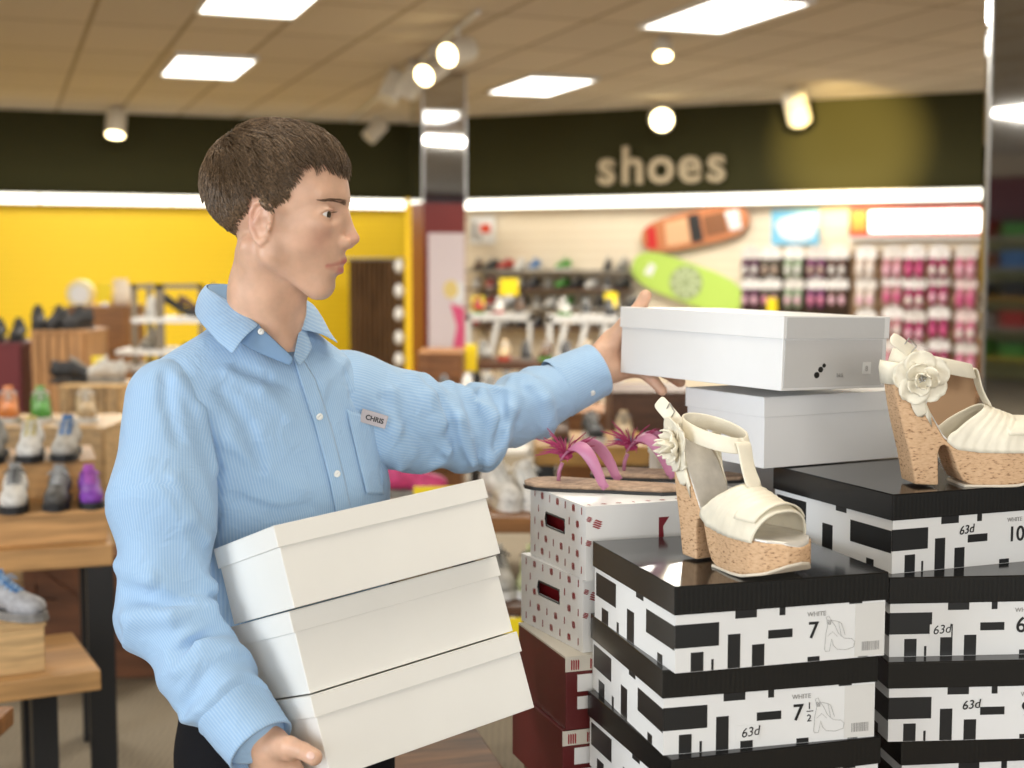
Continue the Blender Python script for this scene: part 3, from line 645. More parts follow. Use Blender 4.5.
# eye lids
for s in (-1, 1):
    H.u(e_ell((48.5, s*29.5, -9.6), (10.6, 10.8, 10)), 3.0)
    H.u(e_cap((58.3, s*22, -5.6), (55.5, s*36, -6.4), 1.6, 1.3), 2.0)
    H.s_(e_cap((61, s*21, -10.8), (57.5, s*34, -10.4), 3.0, 3.0), .8); H.s_(e_cap((57.5, s*34, -10.4), (50.5, s*41.5, -11), 3.0, 1.5), .8)
# ears
for s in (-1, 1):
    R_ = Matrix.Rotation(s*rad(22), 3, 'Z') @ Matrix.Rotation(rad(14), 3, 'Y'); c = Vector((-4, s*48.0, -17.5))
    H.u(e_ell(c, (11, 3.4, 17.5), R_), 3)
    ring = []
    for k in range(11):
        a = rad(-35+k*27); ring.append(c+R_ @ Vector((-11.5*math.sin(a+.9)*1.0, s*2.6, 17.5*math.cos(a+.9))))
    rim = [c+R_ @ Vector((x, s*y, z)) for x, y, z in ((8, .5, 4), (9.5, 2, 10), (5, 3.6, 16), (-3, 4.5, 18.5), (-10, 4.6, 14), (-13, 4.4, 5), (-11.5, 3.8, -6), (-7, 3, -13), (-2, 2.2, -19), (3, 1.4, -21), (6, .6, -16))]
    for i in range(10): H.u(e_cap(rim[i], rim[i+1], 2.5 if i < 7 else 3.4, 2.5 if i < 6 else 3.4), 1.5)
    H.s_(e_ell(c+R_ @ Vector((2, s*6.5, -3)), (7, 6.5, 9), R_), 2.5)
    H.s_(e_ell(c+R_ @ Vector((-5, s*6.5, 8)), (5.5, 3.4, 7), R_), 2)
    H.u(e_cap(c+R_ @ Vector((-7.5, s*3.4, -4)), c+R_ @ Vector((-3, s*3.6, 9)), 1.7, 1.5), 1.5)
    H.u(e_ell(c+R_ @ Vector((9.5, s*2.8, -4)), (2.8, 2.6, 4.5), R_), 1.5)
Hc = lambda p: np.maximum(H(p), -147+.4*np.maximum(0, 6-p[:, 0])-p[:, 2])
Vh, Qh = nets(Hc, (-84, -66, -152), (86, 92, 82), 1.35); Vh = toW(Vh)
# arm skeletons
SR = [P(170, 402, 1.95), P(163, 500, 1.90), P(166, 612, 1.86), P(210, 680, 1.80), P(248, 728, 1.755)]
SL = [P(345, 402, 2.13), P(400, 420, 2.17), P(462, 432, 2.21), P(530, 405, 2.275), P(582, 377, 2.32)]
# hands
def hand(palm, fingers, k=.006):
    S = SDF()
    for a, b, ra, rb in palm: S.u(e_cap(a, b, ra, rb), .012)
    for ch in fingers:
        pts = [Vector(p) for p, r in ch]; rs = [r for p, r in ch]
        F_ = SDF()
        for i in range(len(pts)-1): F_.u(e_cap(pts[i], pts[i+1], rs[i], rs[i+1]), .0022)
        c = sum(pts, Vector())/len(pts); R = max((p-c).length for p in pts)+.02
        S.u((F_, np.array(c), R), k)
    return S
wl = P(588, 374, 2.327)
LH = hand([(wl, P(606, 366, 2.347), .026, .026), (P(596, 360, 2.330), P(614, 340, 2.354), .021, .021), (P(606, 372, 2.339), P(633, 366, 2.349), .020, .0165), (P(606, 358, 2.354), P(640, 340, 2.369), .022, .018), (P(614, 368, 2.354), P(640, 352, 2.369), .022, .018)],
    [[(P(612, 342, 2.344), .0175), (P(628, 322, 2.331), .0145), (P(640, 307, 2.331), .0118), (P(645.5, 296, 2.325), .0105)],
     [(P(628, 370, 2.341), .0135), (P(642, 372, 2.324), .0105), (P(653, 380, 2.304), .0098), (P(662, 390.5, 2.294), .0088)],
     [(P(634, 362, 2.359), .0135), (P(652, 366, 2.359), .011), (P(667, 373, 2.349), .0105), (P(680, 382, 2.339), .0095)],
     [(P(640, 350, 2.374), .0125), (P(660, 350, 2.384), .0112), (P(682, 358, 2.384), .0105), (P(697, 366, 2.374), .0092)],
     [(P(640, 338, 2.374), .0125), (P(660, 334, 2.389), .011), (P(680, 340, 2.389), .0102), (P(694, 348, 2.384), .009)]], .007)
wr = P(258, 738, 1.745)
RH = hand([(wr, P(276, 757, 1.745), .027, .025), (P(270, 752, 1.735), P(290, 770, 1.735), .019, .0165), (P(268, 764, 1.75), P(296, 790, 1.76), .0225, .0165), (P(262, 770, 1.77), P(282, 800, 1.79), .022, .0165), (P(276, 742, 1.74), P(292, 752, 1.71), .0155, .0125)],
    [[(P(270, 748, 1.738), .0175), (P(289, 746.5, 1.705), .0132), (P(303, 751, 1.690), .0108), (P(314, 757, 1.684), .0108)],
     [(P(292, 772, 1.735), .0125), (P(310, 786, 1.725), .0108), (P(328, 796, 1.742), .0100), (P(340, 799, 1.765), .0088)],
     [(P(292, 788, 1.755), .0125), (P(310, 803, 1.75), .0108), (P(330, 808, 1.77), .0100), (P(342, 810, 1.795), .0088)],
     [(P(286, 798, 1.78), .012), (P(304, 814, 1.78), .0104), (P(322, 819, 1.80), .0096), (P(334, 820, 1.825), .0085)],
     [(P(278, 806, 1.80), .011), (P(292, 824, 1.81), .0094), (P(306, 828, 1.83), .0088), (P(316, 829, 1.85), .008)]], .006)
def bounds(S, pad=.01):
    lo = np.min([c-R for _, (f, c, R), k in S.ops], axis=0)-pad; hi = np.max([c+R for _, (f, c, R), k in S.ops], axis=0)+pad; return lo, hi
Vl, Ql = nets(LH, *bounds(LH), .0018); Vr, Qr = nets(RH, *bounds(RH), .0018)
# torso of the shirt: stacked oval sections about a leaning axis
sx_ = Vector((.72, .69, 0)).normalized(); fx_ = Vector((.69, -.72, 0)).normalized()
keys = [(330, 262, 2.03, .060, .058), (345, 262, 2.035, .085, .066), (365, 264, 2.04, .125, .080), (390, 266, 2.05, .160, .095), (430, 271, 2.065, .178, .109), (490, 284, 2.095, .178, .114), (600, 290, 2.14, .166, .112), (740, 288, 2.16, .158, .110), (790, 288, 2.165, .160, .113)]
kz = []; 
for py, px, Y, a, b in keys: p = P(px, py, Y); kz.append((p.z, p.x, p.y, a, b))
kz = np.array(kz[::-1])
def torso_uvz(p):
    cx = np.interp(p[:, 2], kz[:, 0], kz[:, 1]); cy = np.interp(p[:, 2], kz[:, 0], kz[:, 2]); a = np.interp(p[:, 2], kz[:, 0], kz[:, 3]); b = np.interp(p[:, 2], kz[:, 0], kz[:, 4])
    dx = p[:, 0]-cx; dy = p[:, 1]-cy; return dx*sx_.x+dy*sx_.y, dx*fx_.x+dy*fx_.y, a, b
ztop, zbot = kz[-1, 0], kz[0, 0]
def torso_base(p):
    u, v, a, b = torso_uvz(p); k = ((np.abs(u)/a)**2.3+(np.abs(v)/b)**2.3)**(1/2.3); d = (k-1)*np.minimum(a, b)*.95
    return np.maximum(np.maximum(d, p[:, 2]-ztop), zbot-p[:, 2])
TC = np.array(P(280, 520, 2.07))
def bar(px0, py0, px1, py1, ra, rb, f, off=0.0):
    return e_cap(P(px0, py0, f(px0, py0)+off), P(px1, py1, f(px1, py1)+off), ra, rb)
TS = SDF(); TS.u((torso_base, TC, .6), .001)
TS.u(e_cap(P(238, 352, 2.02), SR[0]+Vector((0, .01, -.005)), .045, .062), .04); TS.u(e_cap(P(290, 350, 2.07), SL[0]+Vector((-.02, 0, 0)), .045, .066), .04)
def hit(f, px, py, Ya=1.5, Yb=2.4):
    t = Ya
    for _ in range(160):
        p = P(px, py, t); d = float(f(np.array([p]))[0])
        if d < .0004: return p
        t += max(d*.6, .0006)
        if t > Yb: break
    return p
# creases on the chest
def crease(S, base, pl, r, sink, k=.008, sub=True):
    for (x0, y0), (x1, y1) in zip(pl[:-1], pl[1:]):
        a = hit(base, x0, y0); b = hit(base, x1, y1); o = Vector((0, sink, 0))
        if max(base(np.array([a]))[0], base(np.array([b]))[0]) > .003: continue
        (S.s_ if sub else S.u)(e_cap(a+o, b+o, r, r), k)
base_t = lambda p: TS(p)
T0 = SDF(); T0.ops = list(TS.ops)
crease(TS, T0, [(208, 420), (216, 470), (214, 520), (205, 560)], .004, -.001, .012)
crease(TS, T0, [(226, 372), (262, 392), (290, 420)], .0045, .003, .012, False); crease(TS, T0, [(240, 366), (268, 378), (292, 388)], .003, -.002, .012)
crease(TS, T0, [(345, 372), (352, 395), (358, 408)], .003, -.001, .008); crease(TS, T0, [(230, 440), (262, 470), (300, 490)], .005, .0035, .014, False)
crease(TS, T0, [(222, 392), (248, 425), (262, 470)], .004, -.002, .014); crease(TS, T0, [(345, 360), (322, 385), (316, 410)], .004, .003, .012, False)
crease(TS, T0, [(372, 398), (377, 420), (381, 450), (382, 478)], .005, -.002, .01); crease(TS, T0, [(236, 500), (275, 512), (312, 505)], .004, -.002, .014)
nrng = np.random.RandomState(3); waves = [(nrng.normal(size=3)*np.array([26, 26, 12]), nrng.uniform(0, 6.28), nrng.uniform(.5, 1)) for _ in range(7)]
def ripple(p, amp):
    r = np.zeros(len(p))
    for kv, ph, a in waves: r += a*np.sin(p @ kv+ph+.6*np.sin(p @ (kv[::-1]*.7)))
    return amp*r/3
def tfield(p): return np.maximum(TS(p)-ripple(p, .0022), .905-p[:, 2])
# sleeves
class Sleeve:
    def __init__(s, pts, rs, folds, seed, up=(0, 0, 1)):
        s.p = [np.array(q) for q in pts]; s.r = rs; s.folds = folds; s.L = [0]
        for a, b in zip(s.p[:-1], s.p[1:]): s.L.append(s.L[-1]+np.linalg.norm(b-a))
        s.up = np.array(up, float); s.ph = seed; s.S = SDF()
    def core(s, p):
        best = np.full(len(p), 9.); S_ = np.zeros(len(p)); ph = np.zeros(len(p)); out = None
        for i, (a, b) in enumerate(zip(s.p[:-1], s.p[1:])):
            d = b-a; L2 = d @ d; t = np.clip(((p-a) @ d)/L2, 0, 1); q = p-a-t[:, None]*d; l = np.linalg.norm(q, axis=1); r = s.r[i]+(s.r[i+1]-s.r[i])*t; e = l-r
            dn = d/math.sqrt(L2); u = s.up-dn*(s.up @ dn); u /= np.linalg.norm(u); v = np.cross(dn, u); m = e < best
            S_[m] = (s.L[i]+t*math.sqrt(L2))[m]; ph[m] = np.arctan2(q @ v, q @ u)[m]
            out = e if out is None else smin(out, e, .03); best = np.minimum(best, e)
        return out, S_, ph
    def base(s, p):
        e, S_, ph = s.core(p); d = e
        for c, w_, k, amp, tw in s.folds:
            env = np.exp(-((S_-c)/w_)**2); x = k*(S_-c)+tw*np.sin(ph+s.ph)+.8*np.sin(2*ph+c*9); rd = (1-np.abs(np.sin(x)))**1.0*2-.9
            d = d-amp*env*rd
        return d
    def __call__(s, p):
        if not s.S.ops: return s.base(p)
        d = s.base(p)
        for op, (f, c, R), k in s.S.ops:
            q = f(p); d = smin(d, q, k) if op == 'u' else -smin(-d, q, k)
        return d
    def stripe(s, V):
        e, S_, ph = s.core(V); return ph*.062
slR = Sleeve(SR, [.062, .068, .060, .053, .044], [(.32, .07, 38, .0055, 1.4), (.20, .10, 26, .003, 2.2), (.46, .06, 48, .006, 1.2)], .6, (0, -1, 0))
slL = Sleeve(SL, [.080, .074, .062, .051, .042], [(.215, .075, 40, .009, 1.1), (.09, .07, 30, .004, 1.8), (.33, .05, 55, .005, .9)], 2.0, (0, 0, 1))
s0 = Sleeve(SR, slR.r, [], 0); B0 = s0.base
for pl, r, sink, k, sub in [([(118, 566), (150, 580), (212, 586)], .0075, .003, .014, False), ([(124, 592), (165, 603), (205, 604)], .008, -.003, .016, True), ([(126, 620), (170, 618), (212, 606)], .007, .003, .016, False),
     ([(150, 688), (178, 672), (232, 650)], .007, .003, .014, False), ([(140, 668), (175, 652), (222, 628)], .006, -.002, .014, True), ([(182, 712), (196, 690), (205, 668)], .005, -.001, .010, True),
     ([(178, 380), (200, 410), (214, 470)], .006, .002, .014, False), ([(165, 372), (166, 400), (178, 440)], .004, -.002, .014, True), ([(206, 540), (190, 520), (175, 480)], .006, .003, .016, False)]:
    crease(slR.S, B0, pl, r, sink, k, sub)
s1_ = Sleeve(SL, slL.r, [], 0); B1 = s1_.base
for pl, r, sink, k, sub in [([(449, 386), (458, 420), (474, 462)], .010, .003, .014, False), ([(441, 398), (450, 425), (462, 466)], .007, -.004, .012, True), ([(472, 402), (480, 430), (484, 464)], .008, -.004, .012, True),
     ([(482, 392), (492, 420), (488, 462)], .009, .003, .013, False), ([(513, 380), (510, 410), (490, 458)], .010, .002, .014, False), ([(500, 392), (503, 420), (497, 446)], .006, -.003, .012, True),
     ([(412, 378), (428, 398), (440, 424)], .009, .004, .018, False), ([(388, 400), (410, 430), (440, 460)], .006, -.002, .016, True), ([(530, 385), (545, 400), (548, 425)], .007, .002, .014, False), ([(391, 392), (394, 430), (400, 468)], .006, .003, .016, False)]:
    crease(slL.S, B1, pl, r, sink, k, sub)
# body: head, neck, chest, arms inside the sleeves and both hands, fused into one surface
ib = SDF(); ib.u((lambda p: torso_base(p)+.014, TC, .6), .001)
for A_, rr in ((SR, (.045, .047, .042, .034, .026)), (SL, (.048, .045, .040, .033, .024))):
    for i in range(4): ib.u(e_cap(A_[i], A_[i+1], rr[i], rr[i+1]), .02)
ib.u(e_cap(SR[4], wr, .026, .026), .01); ib.u(e_cap(SL[4], wl, .024, .026), .01)
ib.u(e_cap(P(238, 358, 2.03), SR[0], .03, .045), .03); ib.u(e_cap(P(290, 356, 2.07), SL[0], .03, .048), .03)
Vb, Qb = nets(ib, (-.64, 1.64, .75), (.18, 2.42, 1.54), .006)
def fuse(parts, vox):
    V = np.concatenate([p[0] for p in parts]); off = 0; Fq = []
    for v, q in parts: Fq.append(q+off); off += len(v)
    me = bpy.data.meshes.new('fused'); me.from_pydata(V.tolist(), [], np.concatenate(Fq).tolist()); me.update()
    o = bpy.data.objects.new('fused', me); COL.objects.link(o); md = o.modifiers.new('r', 'REMESH'); md.mode = 'VOXEL'; md.voxel_size = vox; md.adaptivity = 0
    sm = o.modifiers.new('s', 'SMOOTH'); sm.factor = .5; sm.iterations = 1
    dg = bpy.context.evaluated_depsgraph_get(); r = bpy.data.meshes.new_from_object(o.evaluated_get(dg)); bpy.data.objects.remove(o); return r
def largest(me):
    n = len(me.vertices); ed = np.empty(len(me.edges)*2, np.int64); me.edges.foreach_get('vertices', ed); ed = ed.reshape(-1, 2); lab = np.arange(n)
    while True:
        old = lab.copy(); m = np.minimum(lab[ed[:, 0]], lab[ed[:, 1]]); np.minimum.at(lab, ed[:, 0], m); np.minimum.at(lab, ed[:, 1], m); lab = lab[lab]; lab = lab[lab]
        if (lab == old).all(): break
    keep = lab == np.bincount(lab).argmax(); co = np.empty(n*3); me.vertices.foreach_get('co', co); co = co.reshape(-1, 3); new = np.cumsum(keep)-1
    fs_ = [[int(new[v]) for v in p.vertices] for p in me.polygons if keep[p.vertices[0]]]
    m2 = bpy.data.meshes.new('body'); m2.from_pydata(co[keep].tolist(), [], fs_); m2.update(); return m2
me = largest(fuse([(Vh, Qh), (Vl, Ql), (Vr, Qr), (Vb, Qb)], .0019))
V = np.empty(len(me.vertices)*3); me.vertices.foreach_get('co', V); V = V.reshape(-1, 3); hp_ = toH(V); tint = np.zeros(len(V))
def g3(c, s, a): 
    global tint
    tint = np.maximum(tint, a*np.exp(-(((hp_-np.array(c))/np.array(s))**2).sum(1)))
def seg(a, b, r, amt):
    global tint
    f, c, R = e_cap(a, b, 0, 0); d = f(hp_); tint = np.maximum(tint, amt*np.clip(1.6-d/r, 0, 1))
for s in (-1, 1):
    seg((65, 0, -55.5), (62, s*8, -56.3), 3.0, 1); seg((62, s*8, -56.3), (51, s*20, -59.5), 2.6, .9); seg((61, 0, -64.5), (58, s*8, -64), 3.6, 1); seg((58, s*8, -64), (50, s*19, -60.5), 2.8, .9)
    g3((50, s*36, -34), (16, 12, 14), .22); g3((-22, s*54, -14), (16, 12, 22), .35); g3((62, s*30, -8), (6, 12, 6), .25)
g3((78, 0, -36), (10, 10, 8), .32)
g3((45, -20, 45), (30, 30, 20), .12)
a_ = me.attributes.new('tint', 'FLOAT', 'POINT'); a_.data.foreach_set('value', tint.astype(np.float32))
N = M_SKIN.node_tree.nodes; L = M_SKIN.node_tree.links; at = N.new('ShaderNodeAttribute'); at.attribute_name = 'tint'; mx = N.new('ShaderNodeMix'); mx.data_type = 'RGBA'
bs = N['Principled BSDF']; src = bs.inputs['Base Color'].links[0].from_socket; L.new(src, mx.inputs[6]); mx.inputs[7].default_value = (.50, .135, .115, 1); L.new(at.outputs['Fac'], mx.inputs[0]); L.new(mx.outputs[2], bs.inputs['Base Color'])
me.polygons.foreach_set('use_smooth', [True]*len(me.polygons)); me.materials.append(M_SKIN); me.transform(parent_matrix(man).inverted())
bo = bpy.data.objects.new('body', me); COL.objects.link(bo); bo.parent = man
d_ = (P(314, 757, 1.684)-P(303, 751, 1.690)).normalized(); nm_ = Vector((-.05, -.95, .35)); nm_ = (nm_-d_*nm_.dot(d_)).normalized(); sd_ = d_.cross(nm_)
NQ = Matrix.Translation(P(313, 756.5, 1.684)+nm_*.0092) @ Matrix((d_, sd_, nm_)).transposed().to_4x4()
MB().ell((0, 0, 0), (.0062, .0052, .0018), M=NQ).build('thumbnail', mat('nail', (.72, .48, .40), .25), man, True, True)
# eyes, brows, lashes, nails
for s in (-1, 1):
    mb = MB(); mb.ell((0, 0, 0), (9.2, 9.2, 9.2), nu=24, nv=16, M=HM @ Matrix.Translation((48.6, s*29.5, -9.9))); ey = mb.build('eye', mat('eye_white', (.72, .68, .64), .12), man, True, True)
    g = Vector((.93, -.30, -.16)).normalized(); mb = MB(); q = g.to_track_quat('Z', 'Y').to_matrix().to_4x4(); c = Matrix.Translation((48.6, s*29.5, -9.9)) @ q
    mb.ell((0, 0, 6.9), (4.6, 4.6, 2.75), nu=24, nv=12, M=HM @ c); mb.build('iris', mat('iris_brown', (.055, .038, .022), .08), ey, True, True)
hair_m = mat('brown_hair', (.14, .088, .048), .45, noise=.75, nscale=330, spec=.4); HR_ = random.Random(11)
def strand(mb, pts, r, n=3):
    mb.tube(pts, [r*(1-.75*(i/(len(pts)-1))**1.6) for i in range(len(pts))], n, cap=False)
mb = MB()
def face_x(y, z):
    xs = np.arange(88., 20., -.5); q = H(np.stack([xs, np.full(len(xs), y), np.full(len(xs), z)], 1)); return float(xs[int(np.argmax(q < 0))])
for s in (-1, 1):
    for k in range(150):
        u = HR_.random(); y = s*(8+29*u); z = .6+2.8*math.sin(u*2.3)+HR_.uniform(-2.5, 2.5)*(1-u*.55); z2_ = z+1.0-1.6*u
        strand(mb, [HM @ Vector((face_x(y, z)+.2, y, z)), HM @ Vector((face_x(y+s*2.4, z2_)+.9, y+s*2.4, z2_)), HM @ Vector((face_x(y+s*4.6, z2_+.2)+.5, y+s*4.6, z2_+.2))], .00034)
mb.build('eyebrow', mat('brow_hair', (.17, .095, .055), .6), man, True, True)
mb = MB()
for s in (-1, 1):
    for k in range(22):
        u = k/21; a = Vector((60.2-2.5*u-1.2*(1-u), s*(21.5+15*u), -8.0-.8*u)); strand(mb, [HM @ a, HM @ (a+Vector((2.4, s*.6, -.4))), HM @ (a+Vector((4.0, s*1.0, .6)))], .00022)
mb.build('eyelashes', hair_m, man, True, True)
# hair: scalp cap + combed strands
def hairline(d):
    """d: unit direction from skull centre (x fwd, y lateral, z up) -> positive inside the hair"""
    x, y, z = d; ay = abs(y)
    el = z; az = math.atan2(ay, x)   # 0 = front, pi = back
    pts = [(0, .30), (.5, .34), (.85, .39), (1.02, .34), (1.06, .05), (1.14, -.26), (1.40, -.46), (1.56, -.45), (1.64, -.20), (1.80, -.20), (1.92, -.50), (2.2, -.62), (2.45, -.72), (PI, -.82)]
    return el-float(np.interp(az, [p[0] for p in pts], [p[1] for p in pts]))
SC0 = np.array((-5., 0, 18.)); SRR = np.array((69.5, 53.5, 58.))
def surf(d):
    """march from outside toward the skull centre along -d on the head field"""
    lo, hi = 40., 100.; 
    t = np.linspace(hi, 30, 60); pts = SC0+t[:, None]*np.array(d); f = H(pts); i = np.argmax(f < 0); return pts[i] if f[i] < 0 else pts[-1]
cap_mb = MB(); nu, nv = 96, 48; idx = {}
dirs = []; 
for j in range(nv+1):
    th = PI*j/nv*.86
    for i in range(nu):
        a = 2*PI*i/nu; dirs.append((math.sin(th)*math.cos(a), math.sin(th)*math.sin(a), math.cos(th)))
Dn = np.array(dirs); tt = np.linspace(100, 30, 71); allp = SC0+tt[None, :, None]*Dn[:, None, :]; ff = H(allp.reshape(-1, 3)).reshape(len(Dn), -1); ii = np.argmax(ff < 0, axis=1)
f1_ = ff[np.arange(len(Dn)), ii]; f0_ = ff[np.arange(len(Dn)), np.maximum(ii-1, 0)]; tq = tt[ii]+(f1_/(f1_-f0_+1e-9))*(-1)*(-1)*0
surfp = SC0+(tt[ii]+.5)[:, None]*Dn
hl = np.array([hairline(d) for d in Dn])
VOL = lambda d, h_: 2.4+8.5*max(0, min(1, h_/.32))*max(0, d[2])*(.42+1.15*max(0, d[0]))
cv = surfp+Dn*np.array([min(hl[i]*22, VOL(Dn[i], hl[i])) for i in range(len(Dn))])[:, None]
fs = []
for j in range(nv):
    for i in range(nu):
        q = (j*nu+i, (j+1)*nu+i, (j+1)*nu+(i+1) % nu, j*nu+(i+1) % nu)
        if min(hl[k] for k in q) > -.01: fs.append(q)
cap_mb.add([HM @ Vector(p) for p in cv], fs); hair = cap_mb.build('hair', hair_m, man, True, True)
sm = MB(); cr = Vector((-46, -6, 66)); cnt = 0
tree_d = Dn
while cnt < 13000:
    d = Vector((HR_.gauss(0, 1), HR_.gauss(0, 1), HR_.gauss(0, 1))).normalized()
    if d.y > .35 and HR_.random() < .5: continue
    h_ = hairline(d)
    if h_ < 0 or d.z < -.88: continue
    if h_ < .08 and HR_.random() > .35+h_*8: continue
    th = math.acos(max(-1, min(1, d.z))); j = min(nv, int(round(th/(PI*.86)*nv))); i = int(round(math.atan2(d.y, d.x)/(2*PI)*nu)) % nu
    k = j*nu+i; rt = SC0+np.array(d)*np.linalg.norm(surfp[k]-SC0); rt = Vector(rt)
    nrm = Vector((d.x/SRR[0]**.5, d.y/SRR[1]**.5, d.z/SRR[2]**.5)).normalized()
    flow = (rt-cr); flow = (flow-nrm*flow.dot(nrm)).normalized()
    clump = math.sin(rt.x*.42+rt.y*.31)*.25+math.sin(rt.y*.55-rt.z*.33)*.2
    sidev = nrm.cross(flow); top = max(0, d.z); fr = max(0, d.x)*top
    fwd = Vector((1, 0, -.35)); flow = (flow+fwd*.55*(1-top)*(d.z > -.2)*max(0, .2+d.x*.8)+Vector((.9, 0, 0))*top*.8)
    flow = (flow-nrm*flow.dot(nrm)).normalized(); flow = (flow+sidev*(clump+HR_.gauss(0, .16))).normalized()
    L_ = 6+6*min(1, max(0, h_)*3)+top*12+fr*27; L_ *= HR_.uniform(.75, 1.15)
    if d.z < 0: L_ *= max(.45, 1+d.z*1.0)
    lift = (.16+.34*top+.25*fr+.16*HR_.random())*(1 if h_ > .1 else .6); 
    vo = min(h_*22, VOL(d, h_)); pts = [rt+nrm*vo*.55]; n_ = 5; cur = pts[0]; dr = (flow+nrm*lift*1.6).normalized()
    for q in range(n_):
        cur = cur+dr*L_/n_; dr = (dr-nrm*lift*.42+Vector((0, 0, -.06-.16*fr))).normalized(); pts.append(cur)
        # keep the strand off the scalp
        w_ = Vector(((cur.x+5)/69.5, cur.y/53.5, (cur.z-18)/57.5)); 
        lim = 1.02+vo*.012
        if w_.length < lim: cur = Vector((w_.x/w_.length*lim*69.5-5, w_.y/w_.length*lim*53.5, w_.z/w_.length*lim*57.5+18)) if d.z > -.1 else cur; pts[-1] = cur
    strand(sm, [HM @ p for p in pts], HR_.uniform(.0005, .0010)); cnt += 1
sm.build('hair_strands', hair_m, hair, True, True)
# shirt
def shirt_mat():
    m = bpy.data.materials.new('striped_shirt_cloth'); m.use_nodes = True; N = m.node_tree.nodes; L = m.node_tree.links; b = N['Principled BSDF']; b.inputs['Roughness'].default_value = .75; b.inputs['Sheen Weight'].default_value = .15
    at = N.new('ShaderNodeAttribute'); at.attribute_name = 'stripe'; mu = N.new('ShaderNodeMath'); mu.operation = 'MULTIPLY'; mu.inputs[1].default_value = 2*PI/.0038; L.new(at.outputs['Fac'], mu.inputs[0])
    sn = N.new('ShaderNodeMath'); sn.operation = 'SINE'; L.new(mu.outputs[0], sn.inputs[0]); ma = N.new('ShaderNodeMapRange'); ma.inputs[1].default_value = -.4; ma.inputs[2].default_value = .9; L.new(sn.outputs[0], ma.inputs[0])
    mx = N.new('ShaderNodeMix'); mx.data_type = 'RGBA'; mx.inputs[6].default_value = (.29, .455, .68, 1); mx.inputs[7].default_value = (.365, .53, .72, 1); L.new(ma.outputs[0], mx.inputs[0]); L.new(mx.outputs[2], b.inputs['Base Color'])
    tc = N.new('ShaderNodeTexCoord'); n = N.new('ShaderNodeTexNoise'); n.inputs['Scale'].default_value = 22; n.inputs['Detail'].default_value = 4; n.inputs['Distortion'].default_value = 1.2; L.new(tc.outputs['Object'], n.inputs['Vector'])
    bp = N.new('ShaderNodeBump'); bp.inputs['Strength'].default_value = .35; bp.inputs['Distance'].default_value = .012; L.new(n.outputs['Fac'], bp.inputs['Height']); L.new(bp.outputs[0], b.inputs['Normal']); return m
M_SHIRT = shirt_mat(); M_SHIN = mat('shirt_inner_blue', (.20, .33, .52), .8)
shirt = sculpt('shirt', tfield, (-.62, 1.86, .89), (-.0, 2.36, ztop+.01), .0045, M_SHIRT, man, True, lambda V: torso_uvz(V)[0])
for S_, lo, hi in ((slR, (-.62, 1.66, .93), (-.28, 2.06, 1.60)), (slL, (-.36, 2.0, 1.24), (.16, 2.38, 1.62))):
    o = sculpt('sleeve', S_, lo, hi, .0042, M_SHIRT, shirt, True, S_.stripe, smooth_it=1)
# cuffs
def stripe_attr(o, vals):
    a = o.data.attributes.new('stripe', 'FLOAT', 'POINT'); a.data.foreach_set('value', np.array(vals, np.float32))
def cuff(a, b, ra, rb, split):
    a = Vector(a); b = Vector(b); d = (b-a).normalized(); up = Vector(split); up = (up-d*up.dot(d)).normalized(); sd = d.cross(up); rows = []; vals = []; nn = 48
    prof_ = [(0, ra), (.06, ra+.0022), (.12, ra+.0008), (.5, (ra+rb)/2+.0014), (.9, rb+.001), (.97, rb+.0014), (1, rb), (1, rb-.002), (.7, rb-.003), (.3, ra-.004)]
    for t_, r_ in prof_:
        row = []
        for k in range(nn+1):
            th = 2*PI*k/nn*1.04; rr = r_*(1+.035*math.sin(2*th+1))+.0022*(k/nn)*1.0; row.append(a+(b-a)*t_+(up*math.cos(th)+sd*math.sin(th))*rr); vals.append(th*.042)
        rows.append(row)
    mb = MB(); mb.loft(rows, closed=False); o = mb.build('cuff', M_SHIRT, shirt, True, True); stripe_attr(o, vals); return o, d, up, sd
c1, d1, u1, s1d = cuff(P(232, 706, 1.775), P(262, 746, 1.738), .0475, .0435, (0, 1, .2))
c2, d2, u2, s2d = cuff(P(556, 389, 2.30), P(598, 369, 2.33), .0465, .0420, (.2, -.5, -1))
def button(p, nrm, r=.0052, parent=None):
    q = Vector(nrm).to_track_quat('Z', 'Y').to_matrix().to_4x4(); mb = MB(); Mx = Matrix.Translation(p) @ q
    mb.tube([(0, 0, -.0008), (0, 0, .0008), (0, 0, .0016), (0, 0, .0014)], [r, r, r*.86, r*.55], 18); 
    for vx in (-1, 1):
        for vy in (-1, 1): mb.ell((vx*r*.2, vy*r*.2, .0015), (.0004, .0004, .0003), 0, 6, 4)
    me_ = MB().add([Mx @ Vector(v) for v in mb.v], mb.f); me_.build('button', mat('pearl_button', (.75, .76, .74), .25), parent or shirt, True, True)
cn = (-Vector((0, 1, 0))*.8+fx_*.3)
for px, py in ((318, 416.5), (335.5, 473.5)):
    p = hit(tfield, px, py); button(p-fx_*-.0036, fx_*.7+Vector((0, -.5, .1)))
p = P(591, 393, 2.283); button(p+Vector((.002, -.003, 0)), (.2, -1, -.5), .005, c2)
